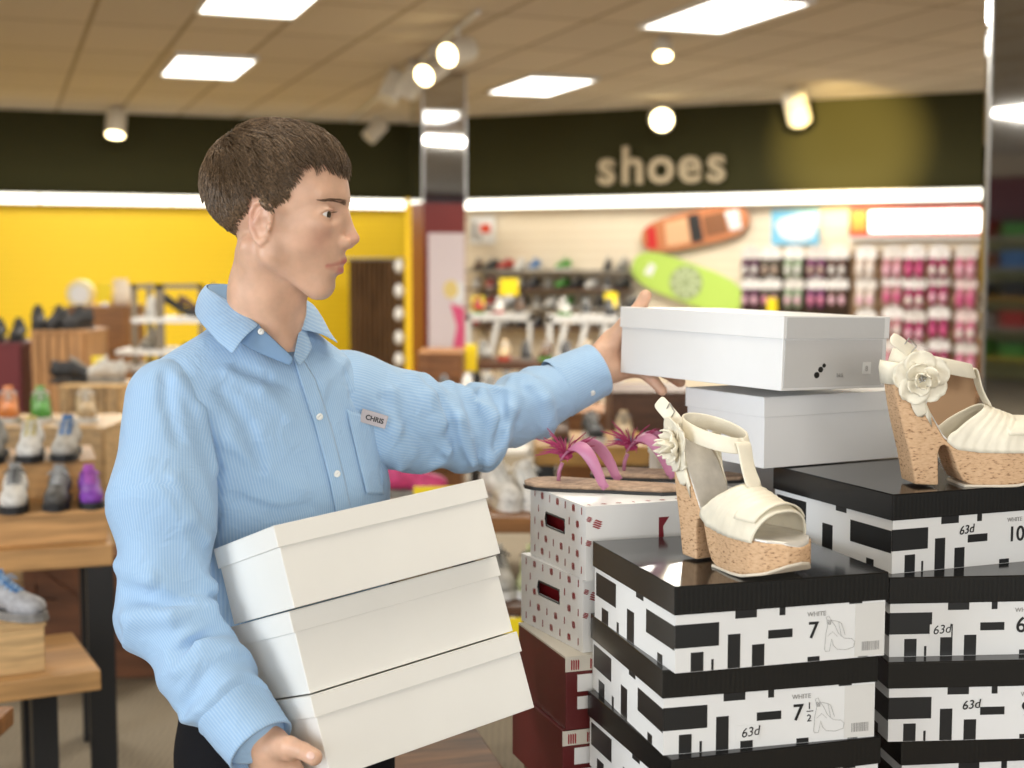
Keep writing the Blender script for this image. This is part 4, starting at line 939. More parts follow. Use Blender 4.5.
# placket, pocket on the chest
def patch(name, quad, nu_, nv_, off, m, parent, solid, attrf=None):
    (a, b, c, d) = quad; rows = []; vals = []
    for j in range(nv_+1):
        v = j/nv_; row = []
        for i in range(nu_+1):
            u = i/nu_; x = (a[0]*(1-u)+b[0]*u)*(1-v)+(d[0]*(1-u)+c[0]*u)*v; y = (a[1]*(1-u)+b[1]*u)*(1-v)+(d[1]*(1-u)+c[1]*u)*v
            q = hit(tfield, x, y); row.append(q+(fx_*.6+Vector((0, -.6, 0))).normalized()*off(u, v)); vals.append(float(torso_uvz(np.array([q]))[0][0]))
        rows.append(row)
    mb = MB(); mb.loft(rows, closed=False); o = mb.build(name, m, parent, True, True, solid=solid); stripe_attr(o, vals); return o
pl1 = [(292.5, 356), (300, 382), (316, 430), (329, 480), (336, 515)]
for (a, b) in zip(pl1[:-1], pl1[1:]): pass
rows = []; vals = []
for j in range(25):
    v = j/24*4; i = min(3, int(v)); f_ = v-i; x = pl1[i][0]*(1-f_)+pl1[i+1][0]*f_; y = pl1[i][1]*(1-f_)+pl1[i+1][1]*f_; row = []
    for k in range(7):
        q = hit(tfield, x+k*2.6*(.45+.55*min(1, v)), y-k*.4); row.append(q+(fx_*.6+Vector((0, -.6, 0))).normalized()*(.0026 if k < 6 else .0002)); vals.append(float(torso_uvz(np.array([q]))[0][0]))
    rows.append(row)
mb = MB(); mb.loft(rows, closed=False); o = mb.build('placket', M_SHIRT, shirt, True, True, solid=.0014); stripe_attr(o, vals)
patch('pocket', [(346, 409), (381, 422), (383, 494), (366, 494)], 14, 18, lambda u, v: .0028+.006*(1-v)**4*math.sin(PI*u)+.0006*math.sin(u*9), M_SHIRT, shirt, .0014)
# name badge
q0, q1, q2 = [hit(tfield, *c) for c in ((360.5, 408), (386.5, 415.5), (359, 421.5))]
ym = min(q0.y, q1.y, q2.y)-.004; q0 = P(360.5, 408, ym-.001); q1 = P(386.5, 415.5, ym-.004); q2 = P(359, 421.5, ym-.001)
ex = (q1-q0); wdt = ex.length; ex.normalize(); ez = (q2-q0); ez = (ez-ex*ez.dot(ex)); hgt = ez.length; ez.normalize(); ez = -ez; nn_ = ex.cross(ez)   # x right, z up, n toward back
NM = Matrix((( ex.x, nn_.x*-1, ez.x, q2.x), (ex.y, nn_.y*-1, ez.y, q2.y), (ex.z, nn_.z*-1, ez.z, q2.z), (0, 0, 0, 1)))
NM = Matrix.Translation(q2) @ Matrix((ex, ez.cross(ex), ez)).transposed().to_4x4()
mb = MB(); mb.box((0, -.001, 0), (wdt, .001, hgt), M=NM); nt = mb.build('name_tag', mat('brushed_tag', (.40, .36, .37), .4, .3), shirt, False, True, bevel=.0008)
text('tag_lettering', 'CHRIS', .0105, parent_matrix(shirt).inverted() @ NM @ Matrix.Translation((wdt*.20, -.0016, hgt*.32)) @ Matrix.Rotation(PI/2, 4, 'X'), M_BLACK, shirt, ext=.0002, offset=.0003, sx=.95)
# collar
def grid_surf(name, rows, m, solid, sub=1, vals=True):
    mb = MB(); mb.loft(rows, closed=False); o = mb.build(name, m, shirt, True, True, solid=solid); stripe_attr(o, [(p.x*.5+p.z*.86) for r in rows for p in r])
    if sub: md = o.modifiers.new('sub', 'SUBSURF'); md.levels = sub; md.render_levels = sub
    return o
def spl(pts, n):
    out = []; P_ = [Vector(p) for p in pts]
    for k in range(n+1):
        t = k/n*(len(P_)-1); i = min(len(P_)-2, int(t)); f_ = t-i; a = P_[max(i-1, 0)]; b = P_[i]; c = P_[i+1]; d = P_[min(i+2, len(P_)-1)]
        out.append(.5*((2*b)+(c-a)*f_+(2*a-5*b+4*c-d)*f_*f_+(3*b-a-3*c+d)*f_**3))
    return out
def lofted(top, bot, n, m, bulge=(0, 0, 0)):
    A_ = spl(top, n); B_ = spl(bot, n); return [[A_[i].lerp(B_[i], j/m)+Vector(bulge)*math.sin(PI*j/m) for j in range(m+1)] for i in range(n+1)]
near_fold = [P(262, 288, 2.115), P(228, 284, 2.11), P(208, 284, 2.07), P(209, 289, 2.02), P(226, 299, 1.965), P(243, 312, 1.938), P(260, 325, 1.922)]
near_edge = [P(262, 316, 2.145), P(222, 312, 2.14), P(198, 308, 2.09), P(196, 316, 2.02), P(205, 328, 1.945), P(218, 342, 1.91), P(232.5, 355, 1.893)]
grid_surf('collar', lofted(near_fold, near_edge, 18, 5, (-.002, -.004, .003)), M_SHIRT, .0022)
near_in = [P(262, 306, 2.095), P(234, 304, 2.085), P(226, 306, 2.05), P(230, 314, 2.0), P(240, 330, 1.955), P(256, 342, 1.94), P(270, 350, 1.94)]
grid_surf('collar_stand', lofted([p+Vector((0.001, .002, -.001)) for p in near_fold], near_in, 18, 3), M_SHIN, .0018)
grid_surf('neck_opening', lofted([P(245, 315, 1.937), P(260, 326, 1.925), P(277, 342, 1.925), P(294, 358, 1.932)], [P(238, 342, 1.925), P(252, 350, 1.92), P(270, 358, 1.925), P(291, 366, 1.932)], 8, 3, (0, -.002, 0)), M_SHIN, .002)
far_fold = [P(262, 288, 2.115), P(284, 290, 2.105), P(300, 298, 2.075), P(305, 303, 2.04), P(304, 316, 2.0), P(300, 330, 1.972)]
far_edge = [P(262, 316, 2.145), P(292, 312, 2.14), P(314, 312, 2.12), P(324, 322, 2.09), P(331, 334, 2.06), P(339, 344, 2.035)]
grid_surf('collar', lofted(far_fold, far_edge, 16, 5, (.003, -.002, .004)), M_SHIRT, .0022)
grid_surf('collar_stand', lofted([p+Vector((-.002, 0, -.001)) for p in far_fold]+[P(293.5, 357, 1.936)], [P(262, 306, 2.095), P(280, 310, 2.085), P(293, 318, 2.06), P(303, 330, 2.02), P(309, 342, 1.99), P(312, 350, 1.975), P(300, 366, 1.945)], 16, 3), M_SHIRT, .0018)
p = P(261.5, 331.5, 1.921); button(p+Vector((.0, -.004, 0)), (.35, -1, .3), .0045)
# trousers, belt line, shoes
tr = SDF(); hipc = P(288, 790, 2.12)
def waist(p):
    u, v, a, b = torso_uvz(np.column_stack([p[:, 0], p[:, 1], np.full(len(p), zbot+.02)])); k = np.sqrt((u/(.162+.014))**2+(v/(.118+.012))**2); d = (k-1)*.12; return np.maximum(np.maximum(d, p[:, 2]-.935), .80-p[:, 2])
tr.u((waist, np.array((hipc.x, hipc.y, .87)), .3), .02)
for s in (-1, 1):
    hp3 = Vector((hipc.x, hipc.y, .86))+sx_*(s*.085); kn = Vector((hipc.x, hipc.y, .48))+sx_*(s*.10)+fx_*.02; an = Vector((hipc.x, hipc.y, .07))+sx_*(s*.12)-fx_*.01
    tr.u(e_cap(hp3, kn, .095, .072), .03); tr.u(e_cap(kn, an, .072, .058), .03)
    mb = MB(); c = Vector((an.x, an.y, 0)); Ms = Matrix.Translation(c) @ Matrix.Rotation(math.atan2(fx_.y, fx_.x), 4, 'Z'); rings = []
    for x, wv, h_ in ((-.07, .02, .05), (-.06, .036, .075), (0, .04, .085), (.06, .042, .07), (.12, .046, .05), (.17, .040, .038), (.195, .018, .022)):
        rings.append([Ms @ Vector((x, wv*math.cos(a), h_/2+h_/2*math.sin(a))) for a in [2*PI*k/16 for k in range(16)]])
    mb.loft(rings); mb.build('shoe', M_BLACK, man, True, True)
sculpt('trousers', tr, (-.62, 1.86, -.0), (-.08, 2.4, .96), .009, M_TROUSER, man, True)
# ------------------------------------------------------------ shop goods
def proto_shoe():
    t = thing('sneaker', 'x', 'shoe', T(0, 0, -5)); U = SDF()
    U.u(e_ell((.085, 0, .040), (.055, .042, .034)), .01); U.u(e_cap((.05, 0, .050), (-.02, 0, .078), .036, .036), .02); U.u(e_cap((-.02, 0, .060), (-.095, 0, .062), .034, .033), .02); U.u(e_cap((-.095, 0, .06), (-.105, 0, .105), .026, .020), .02)
    U.u(e_cap((-.03, 0, .10), (-.07, 0, .10), .028, .026), .015); U.s_(e_ell((-.055, 0, .125), (.048, .022, .036)), .004)
    f = lambda p: np.maximum(U(p), .018-p[:, 2]); sculpt('shoe_upper', f, (-.15, -.06, .005), (.16, .06, .15), .0045, mat('su0', (.5, .5, .5), .6), t)
    pl = [(-.135, 0), (-.13, .022), (-.10, .035), (-.05, .034), (0, .036), (.05, .045), (.10, .046), (.13, .034), (.148, .012)]; pl = pl+[(x, -y) for x, y in pl[::-1][:-1]]
    mb = MB(); mb.prism(pl, 0, .012); mb.prism([(x*.98, y*.97) for x, y in pl], .012, .024); mb.build('shoe_sole', mat('su1', (.05, .05, .05), .6), t, bevel=.003)
    mb = MB(); strap(mb, [(.058, 0, .082), (.02, 0, .103), (-.012, 0, .125), (-.022, 0, .142)], (.4, 0, 1), .036, .006); mb.build('tongue', mat('su2', (.5, .5, .5), .6), t, smooth=True)
    mb = MB()
    for k in range(5):
        x = .054-.016*k; z = .086+.0095*k; mb.tube([(x, -.024, z-.012), (x+.004, 0, z+.005), (x, .024, z-.012)], .0026, 5); mb.tube([(x, -.024, z-.012), (x-.010, 0, z+.009), (x-.016, .024, z-.003)], .0022, 5)
    for sg in (-1, 1): mb.tube([(.0, 0, .118), (.012, sg*.018, .128), (.02, sg*.036, .112), (.004, sg*.02, .118)], .0022, 5)
    mb.build('laces', mat('su3', (.6, .6, .58), .7), t, smooth=True); return t
SNK = proto_shoe()
def proto_pump():
    t = thing('pump_shoe', 'x', 'shoe', T(0, 0, -5))
    rings = []
    for x, z0, z1, wv in ((-.11, .088, .135, .012), (-.10, .080, .140, .026), (-.06, .070, .125, .030), (-.01, .035, .085, .030), (.04, .008, .055, .036), (.08, .002, .042, .038), (.115, .002, .028, .026), (.135, .004, .014, .006)):
        rings.append([(x, wv*math.cos(a), (z0+z1)/2+(z1-z0)/2*math.sin(a)) for a in [2*PI*k/14 for k in range(14)]])
    MB().loft(rings).build('shoe_upper', mat('pump', (.02, .02, .02), .3), t, smooth=True)
    MB().tube([(-.095, 0, .095), (-.100, 0, .05), (-.102, 0, 0)], [.022, .008, .006], 10).build('heel', mat('pump', (.02, .02, .02), .3), t, smooth=True); return t
PMP = proto_pump()
CM = {}
def cmat(c, r=.6):
    k = tuple(round(x, 3) for x in c)
    if k not in CM: CM[k] = mat('shoe_colour_%d' % len(CM), c, r, noise=.25, nscale=40)
    return CM[k]
WHT, BLK, RED, GRN, BLU, GRY, TAN, PNK, PUR, BRN, ORG = (.72, .70, .66), (.02, .02, .022), (.45, .03, .02), (.08, .30, .04), (.06, .18, .42), (.25, .24, .22), (.50, .36, .20), (.60, .06, .20), (.25, .06, .45), (.12, .06, .03), (.65, .20, .04)
def shoe(M, cu, cs, ct, cl, lab, group, proto=None):
    p = proto or SNK; c = copy_tree(p, M, lab); c['group'] = group
    for ch in [o for o in COL.objects if o.parent == c]:
        n = ch.name.split('.')[0]
        col = {'shoe_upper': cu, 'shoe_sole': cs, 'tongue': ct, 'laces': cl, 'heel': cu}[n]; recolor(ch, cmat(col))
    return c
def on(px, py, Y, yaw=0, dz=0): p = P(px, py, Y); return T(p.x, p.y, p.z+dz, rad(yaw))
def onz(px, z, Y, yaw=0, s=1): a = P(px, 384, Y); return T(a.x, Y, z, rad(yaw)) @ Matrix.Scale(s, 4)
# -- left front: wooden table with steps, lower bench
def zrow(py, Y): return P(0, py, Y).z
def woodtable(name, lab, x0, x1, y0, y1, z, th, m, legs=.07, lm=None, group=None, inset=.0):
    t = thing(name, lab, 'table', T((x0+x1)/2, (y0+y1)/2, 0), group); cx, cy = (x0+x1)/2, (y0+y1)/2; hx, hy = (x1-x0)/2, (y1-y0)/2
    MB().box((-hx, -hy, z-th), (hx, hy, z)).build('tabletop', m, t, bevel=.004)
    for sx in (-1, 1):
        for sy in (-1, 1):
            ax = sx*(hx-legs/2-inset); ay = sy*(hy-legs/2-inset); MB().box((ax-legs/2, ay-legs/2, 0), (ax+legs/2, ay+legs/2, z-th)).build('leg', lm or M_DARK, t)
    return t
_before = set(o.name for o in COL.objects)
z1 = zrow(545, 4.0); xr = P(113, 545, 4.0).x
woodtable('display_table', 'wooden table on dark steel legs holding stepped sneakers at left', xr-1.5, xr, 4.0, 4.75, z1, .06, M_OAK, .075)
def block(name, lab, cat, x0, x1, y0, y1, z0, z1_, m, group=None):
    cx, cy = (x0+x1)/2, (y0+y1)/2; t = thing(name, lab, cat, T(cx, cy, z0), group); hx, hy, h_ = (x1-x0)/2, (y1-y0)/2, z1_-z0; e = .012
    MB().box((-hx, -hy, 0), (hx, hy, h_-e)).build('block_body', m, t, bevel=.003); MB().box((-hx-.004, -hy-.004, h_-e), (hx+.004, hy+.004, h_)).build('top_board', m, t, bevel=.002); return t
z2 = zrow(508, 4.08); z3 = zrow(458, 4.36)
block('wooden_riser', 'lower wooden step on the left table carrying the purple shoe', 'riser', xr-1.4, xr-.01, 4.07, 4.345, z1, z2, M_OAK, 'wooden steps on the left table')
block('wooden_riser', 'upper wooden step on the left table carrying grey sneakers', 'riser', xr-1.4, xr-.03, 4.36, 4.72, z1, z3, M_OAK, 'wooden steps on the left table')
gs = 'sneakers on the stepped table'; SWA, SWB = 19, 27
def onsw(px, z, Y, yaw, s, a, cx, cy):
    y = Y
    for _ in range(30): x = P(px, 384, y).x; y = cy+(Y-cy)*math.cos(a)+(x-cx)*math.tan(a)*.97
    return T(x, y, z, rad(yaw)+a*.6) @ Matrix.Scale(s, 4)
shoe(onsw(30, z3, 4.50, -88, .92, rad(SWA), xr, 4.0), WHT, BLK, (.6, .5, .2), WHT, 'off-white sneaker with yellow tongue on the upper step', gs)
shoe(onsw(66, z3, 4.50, -92, .92, rad(SWA), xr, 4.0), (.48, .45, .40), BLK, BLU, (.5, .5, .5), 'grey sneaker with a blue tongue on the upper step', gs)
shoe(onsw(-8, z3, 4.50, -90, .92, rad(SWA), xr, 4.0), GRY, BLK, GRY, GRY, 'grey sneaker cut by the left edge on the upper step', gs)
shoe(onsw(12, z2, 4.20, -86, .92, rad(SWA), xr, 4.0), WHT, BLK, (.3, .3, .3), (.1, .1, .1), 'white sneaker with dark toe on the lower step, leftmost', gs)
shoe(onsw(56, z2, 4.20, -90, .85, rad(SWA), xr, 4.0), (.09, .085, .08), BLK, (.3, .3, .3), (.5, .5, .5), 'charcoal sneaker with pale laces on the lower step', gs)
shoe(onsw(87, z2, 4.20, -80, .82, rad(SWA), xr, 4.0), PUR, BLK, (.45, .12, .5), (.4, .1, .5), 'purple child sneaker at the right end of the lower step', gs)
z4 = zrow(670, 3.35); xb = P(101, 670, 3.35).x
t = woodtable('display_bench', 'low wooden bench with black steel legs at lower left', xb-1.3, xb, 3.35, 3.75, z4, .05, M_OAK, .06, inset=.09)
t['category'] = 'bench'
zb = z4+.125; bx = P(70, 640, 3.5).x
block('wooden_block', 'pale wooden block under the blue and grey sneaker', 'block', bx-.38, bx, 3.40, 3.62, z4, zb, wood('pale_wood', (.58, .38, .18)))
shoe(onsw(-2, zb, 3.51, -35, .82, rad(SWB), xb, 3.35), (.36, .36, .38), (.22, .21, .20), BLU, (.35, .5, .7), 'grey sneaker with light blue laces on the pale block', gs)
def swing(objs, cx, cy, a):
    R_ = Matrix.Translation((cx, cy, 0)) @ Matrix.Rotation(a, 4, 'Z') @ Matrix.Translation((-cx, -cy, 0))
    for o in objs:
        n = R_ @ MW[o.name]; o.matrix_world = n; MW[o.name] = n
_new = [o for o in COL.objects if o.parent is None and o.name not in _before and 'category' in o]
_new = [o for o in _new if not o.name.startswith('sneaker')]
swing([o for o in _new if MW[o.name].translation.y > 3.9], xr, 4.0, rad(SWA)); swing([o for o in _new if MW[o.name].translation.y <= 3.9], xb, 3.35, rad(SWB))
st_ = P(14, 706, 2.9); t = thing('wooden_stool', 'corner of a brown wooden stool at the bottom left edge', 'stool', T(st_.x-.25, 2.7, 0))
MB().box((-.25, -.2, st_.z-.04), (.25, .2, st_.z)).build('seat', M_OAKD, t, bevel=.004)
for sx in (-.2, .2):
    for sy in (-.15, .15): MB().box((sx-.02, sy-.02, 0), (sx+.02, sy+.02, st_.z-.04)).build('leg', M_DARK, t)
def crate(name, lab, x0, x1, y0, y1, z0, z1_, m, slats=4, brace=False, group=None, vertical=False):
    cx, cy = (x0+x1)/2, (y0+y1)/2; t = thing(name, lab, 'crate', T(cx, cy, z0), group); hx, hy, h_ = (x1-x0)/2, (y1-y0)/2, z1_-z0
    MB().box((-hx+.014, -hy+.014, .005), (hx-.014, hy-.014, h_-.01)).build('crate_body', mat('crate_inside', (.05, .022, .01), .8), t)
    mb = MB()
    if vertical:
        n = slats; w_ = 2*hx/n
        for k in range(n):
            mb.box((-hx+k*w_+.004, -hy, 0), (-hx+(k+1)*w_-.004, -hy+.014, h_-.012)); mb.box((-hx+k*w_+.004, hy-.014, 0), (-hx+(k+1)*w_-.004, hy, h_-.012))
        mb.box((-hx, -hy+.014, 0), (-hx+.014, hy-.014, h_-.012)); mb.box((hx-.014, -hy+.014, 0), (hx, hy-.014, h_-.012))
    else:
        w_ = (h_-.012)/slats
        for k in range(slats):
            a = k*w_+.004; b_ = (k+1)*w_-.004; mb.box((-hx, -hy, a), (hx, -hy+.014, b_)); mb.box((-hx, hy-.014, a), (hx, hy, b_)); mb.box((-hx, -hy+.014, a), (-hx+.014, hy-.014, b_)); mb.box((hx-.014, -hy+.014, a), (hx, hy-.014, b_))
    mb.build('slats', m, t); MB().box((-hx-.006, -hy-.006, h_-.014), (hx+.006, hy+.006, h_)).build('top_board', m, t, bevel=.002)
    mb = MB()
    for sx in (-1, 1): mb.box((sx*(hx-.03)-.02, -hy-.012, 0), (sx*(hx-.03)+.02, -hy, h_-.014))
    if brace: mb.add([(-hx+.04, -hy-.010, h_-.03), (-hx+.04, -hy-.010, h_-.10), (hx-.04, -hy-.010, .03), (hx-.04, -hy-.010, .09)], [(0, 1, 2, 3)])
    mb.build('posts', m, t); return t
def crpx(name, lab, px0, px1, pt, pb, Y, dep, m, **k):
    a = P(px0, pt, Y); b_ = P(px1, pb, Y); return crate(name, lab, a.x, b_.x, Y, Y+dep, 0, a.z, m, **k)
M_RW = wood('reddish_wood', (.17, .065, .025), (1, 8, 8))
crpx('wooden_chest', 'dark reddish wooden chest with a diagonal brace on the carpet at left', 22, 175, 556, 684, 5.35, .22, M_RW, slats=3, brace=True)
crpx('wooden_crate', 'slatted tall wooden crate against the yellow wall', 30, 92, 331, 620, 8.0, .45, wood('slat_wood', (.40, .20, .07), (8, 8, 1)), slats=6, vertical=True)
crpx('wicker_box', 'pale woven box with a wooden frame right of the tall slatted crate', 58, 124, 386, 560, 7.2, .4, wood('wicker', (.50, .32, .14), (18, 18, 6)), slats=8, vertical=True)
crpx('red_cabinet', 'dark red cabinet at the left edge under black shoes', -30, 29, 343, 600, 8.3, .5, mat('red_cabinet_paint', (.13, .012, .014), .5), slats=2)
crpx('brown_display_stand', 'brown stand topped by a round cream disc at the yellow wall', 68, 132, 306, 560, 10.2, .5, M_OAKD, slats=4)
crpx('plank_table', 'pale plank shelf just behind the upper sneaker step', -20, 108, 427, 560, 5.6, .5, wood('plank', (.52, .34, .16)), slats=3)
gb = 'shoes on the crates by the yellow wall'
zc = P(0, 331, 8.0).z
for i, (px, c, yaw) in enumerate([(40, BLK, -70), (60, BLK, -95), (80, BLK, -110)]): shoe(onz(px, zc, 8.22, yaw), c, c, c, c, ['black shoe at the left on top of the tall slatted crate', 'black shoe in the middle on top of the tall slatted crate', 'black shoe at the right on top of the tall slatted crate'][i], gb)
zc = P(0, 343, 8.3).z
for i, px in enumerate((0, 20)): shoe(onz(px, zc, 8.5, -80), BLK, BLK, BLK, BLK, ['dark shoe on the red cabinet at the very left edge', 'dark shoe on the red cabinet nearer the crate'][i], gb)
zc = P(0, 386, 7.2).z; shoe(onz(76, zc, 7.4, 10), BLK, BLK, GRY, GRY, 'black shoe on the pale woven box', gb); shoe(onz(103, zc, 7.4, 170), (.5, .47, .42), GRY, WHT, WHT, 'pale grey shoe on the pale woven box beside the yellow card', gb)
zc = P(0, 427, 5.6).z
for i, (px, c) in enumerate([(8, ORG), (40, GRN), (85, TAN)]): shoe(onz(px, zc, 5.85, -70), c, WHT, c, WHT, ['orange shoe on the plank shelf behind the white sneakers', 'green and white shoe on the plank shelf behind the white sneakers', 'tan shoe on the plank shelf behind the blue-tongued sneaker'][i], gb)
def card(px, py, wpx, hpx, Y, lab, m=None, name='price_sign', group='yellow price signs', depth=.006, yaw=0, stand=None):
    a = P(px, py, Y); s = Y/F*1.0; t = thing(name, lab, 'sign', T(a.x, a.y, a.z, yaw), group)
    MB().box((-wpx*s/2, 0, -hpx*s/2), (wpx*s/2, depth, hpx*s/2)).build('card', m or M_YELS, t, bevel=.002)
    MB().box((-wpx*s*.2, .006, -hpx*s/2-.05), (wpx*s*.2, .012, -hpx*s/2+.02)).build('card_holder', M_METAL, t); return t
card(104, 293, 15, 20, 10.3, 'yellow price sign between the cream disc and the cream bottle on the brown stand')
card(98, 364, 13, 16, 7.5, 'yellow price sign on the pale woven box beside the man shoulder')
M_CRM = mat('cream_plastic', (.80, .70, .42), .5)
a = P(81, 294, 10.4); t = thing('round_disc', 'round cream disc standing on the brown stand', 'ornament', T(a.x, a.y, a.z)); MB().tube([(0, -.03, 0), (0, .03, 0)], .105, 28).build('disc', M_CRM, t, bevel=.01); MB().tube([(0, -.035, 0), (0, -.03, 0)], .07, 28).build('disc_centre', M_WHITE, t)
MB().box((-.05, -.03, -.12), (.05, .04, -.095)).build('disc_foot', M_CRM, t)
a = P(121, 306, 10.4); t = thing('cream_vase', 'tall cream vase at the right end of the brown stand', 'vase', T(a.x, a.y, a.z)); MB().tube([(0, 0, 0), (0, 0, .05), (0, 0, .14), (0, 0, .18), (0, 0, .2)], [.06, .085, .08, .05, .055], 20).build('vase_body', mat('cream_ceramic', (.80, .68, .54), .4), t, smooth=True)
# display frame with heels
fx0, fx1 = P(131, 300, 8.6).x, P(198, 300, 8.6).x; ft = P(0, 284, 8.6).z
M_FRM = mat('taupe_frame', (.20, .16, .11), .5)
t = thing('display_shelving', 'taupe metal display frame with shelves behind the man shoulder', 'shelf unit', T(fx0, 8.6, 0))
w_ = fx1-fx0
for nme, a_, b_ in [('post', (0, 0, 0), (.03, .03, ft)), ('post', (w_*.36, 0, 0), (w_*.36+.05, .03, ft)), ('post', (w_, 0, 0), (w_+.03, .03, ft)), ('top_rail', (0, 0, ft-.03), (w_+.03, .03, ft)), ('post', (0, .36, 0), (.03, .39, ft)), ('post', (w_, .36, 0), (w_+.03, .39, ft))]: MB().box(a_, b_).build(nme, M_FRM, t)
shz = [P(0, y, 8.6).z for y in (318, 350, 366)]
for k, z in enumerate(shz): MB().box((-.10 if k else .0, -.01, z-.03), (w_+.03, .4, z)).build('shelf', M_PLW, t)
shoe(T(fx0+w_*.62, 8.75, shz[0], rad(2)) @ Matrix.Scale(1.15, 4), BLK, BLK, BLK, BLK, 'black high-heeled pump on the frame shelf left of the collar', gb, PMP)
shoe(T(fx0+w_*.86, 8.8, shz[0], rad(4)), BRN, BRN, BRN, BRN, 'brown high-heeled pump on the frame shelf nearest the collar', gb, PMP)
shoe(T(fx0+w_*.18, 8.8, shz[0]+.002, rad(-80)) @ Matrix.Scale(.9, 4), WHT, WHT, WHT, WHT, 'white shoe on the top frame shelf left of the middle post', gb)
shoe(T(fx0+w_*.18, 8.8, shz[1]+.002, rad(-100)) @ Matrix.Scale(.9, 4), (.5, .47, .4), GRY, WHT, WHT, 'beige shoe on the middle frame shelf', gb)
shoe(T(fx0+w_*.68, 8.8, shz[2]+.002, rad(-90)) @ Matrix.Scale(.9, 4), BRN, BLK, BRN, BRN, 'brown shoe on the lowest frame shelf', gb)
# -- yellow fitting room, curtain
yy = 15.2
a, b_ = P(405, 205, 14.0), P(422, 205, 14.0)
struct(MB().box((a.x, 14.0, 0), (b_.x, 14.3, 2.28)).build('trim_4', M_YEL))
cm = MB(); rows = []; a, b_ = P(349, 260, 14.9), P(404, 260, 14.9); n_ = 60
for k in range(n_+1):
    x = a.x+(b_.x-a.x)*k/n_; y = 14.9+.03*math.sin(k*1.15); rows.append([(x, y, .05), (x, y, a.z)])
cm.loft(rows, closed=False); t = thing('curtain', 'brown pleated curtain hanging on the yellow wall right of the man face', 'curtain', T(a.x, 14.9, 0)); cm.build('curtain_cloth', mat('brown_curtain', (.17, .095, .045), .9, noise=.4, nscale=6, stretch=(6, 6, .5)), t, world=True, solid=.006)
MB().tube([(a.x-.05, 14.9, a.z+.01), (b_.x+.05, 14.9, a.z+.01)], .012, 8).build('curtain_rod', M_METAL, t, world=True)
for k, py in enumerate((266, 291, 314, 338, 360)):
    a = P(402, py, 14.0); t = thing('globe_lamp', 'white globe number %d from the top beside the yellow post' % (k+1), 'lamp', T(a.x-.035, a.y+.05, a.z), 'white globes on the yellow post'); MB().ell((0, 0, 0), (.045, .045, .07)).build('globe', M_WHITE, t, smooth=True); MB().tube([(.04, 0, 0), (.09, 0, 0)], .012, 8).build('globe_bracket', M_METAL, t)
# poster on the near column
a, b_ = P(428, 233, 11.35), P(465, 350, 11.35)
t = thing('poster', 'tall pale pink poster with a yellow spot and pink figure below the mirrored column', 'poster', T(a.x, 11.35, b_.z)); pw, ph = b_.x-a.x, a.z-b_.z
MB().box((0, 0, 0), (pw, .012, ph)).build('poster_board', mat('pale_pink_print', (.74, .64, .66), .5), t)
MB().prism([(pw*.62+.06*math.cos(k*.5), .52*ph+.075*math.sin(k*.5)) for k in range(13)], .001, .004, M=Matrix.Rotation(PI/2, 4, 'X')).build('yellow_print', mat('yellow_print', (.80, .62, .22), .5), t)
MB().prism([(pw*.60, ph*.40), (pw*.78, ph*.38), (pw*.98, ph*.36), (pw*.99, 0.01), (pw*.66, .01), (pw*.78, ph*.2)], .001, .004, M=Matrix.Rotation(PI/2, 4, 'X')).build('pink_print', mat('pink_print', (.75, .08, .22), .5), t)
MB().prism([(pw*.60, ph*.58), (pw*.98, ph*.58), (pw*.98, ph*.40), (pw*.70, ph*.41)], .0005, .003, M=Matrix.Rotation(PI/2, 4, 'X')).build('white_print', M_WHITE, t)
struct(MB().box((a.x-.02, 11.38, 0), (b_.x, 11.52, b_.z-.01)).build('trim_5', M_MAR))
# -- right wall goods: everything on the slat wall is placed on the wall plane
wd_ = Vector((1, -.461, 0)).normalized(); wn = Vector((wd_.y, -wd_.x, 0))*1.0; WYAW = math.atan2(wd_.y, wd_.x); wn = Vector((-.419, -.908, 0))
def W(px, py, off=.05):
    r = P(px, py, 10)-Vector((0, 0, CH)); o = Vector((-.51, 15.2, 0))+wn*off; c = Vector((0, 0, CH)); tt_ = (o-c).dot(wn)/r.dot(wn); return c+r*tt_
def wallM(px, py, off=.05): p = W(px, py, off); return T(p.x, p.y, p.z, WYAW)
ww = lambda px0, px1, py: (W(px1, py)-W(px0, py)).length
def board(px0, py0, px1, py1, wpx, lab, name, cols, off=.12):
    a, b_ = W(px0, py0, off), W(px1, py1, off); L_ = (b_-a).length; M0 = T(*((a+b_)/2), WYAW); s = L_/math.hypot(px1-px0, py1-py0); hw_ = wpx*s/2
    dx = (b_-a).dot(wd_); dz = b_.z-a.z; ang = math.atan2(dz, dx); R_ = Matrix.Rotation(-ang, 4, 'Y'); t = thing(name, lab, 'board', M0)
    def outl(sc, n=40):
        o_ = []
        for k in range(n):
            th = 2*PI*k/n; c, s_ = math.cos(th), math.sin(th); o_.append((math.copysign(abs(c)**.55, c)*L_/2*sc, math.copysign(abs(s_)**.8, s_)*hw_*sc))
        return o_
    Mx = R_ @ Matrix.Rotation(PI/2, 4, 'X'); MB().prism(outl(1), -.02, .02, M=Mx).build('deck', cols[0], t, bevel=.008)
    for k, (u0, u1, v, m_) in enumerate(cols[1]): MB().prism([(L_/2*u0, -hw_*v), (L_/2*u1, -hw_*v), (L_/2*u1*.98, hw_*v), (L_/2*u0*.94, hw_*v)], .0205+.001*k, .0235+.001*k, M=Mx).build('deck_graphic', m_, t)
    MB().box((-.05, .02, -.02), (.05, off-.0, .02)).build('wall_bracket', M_METAL, t); return t
G_ = lambda n, c: mat(n, c, .4)
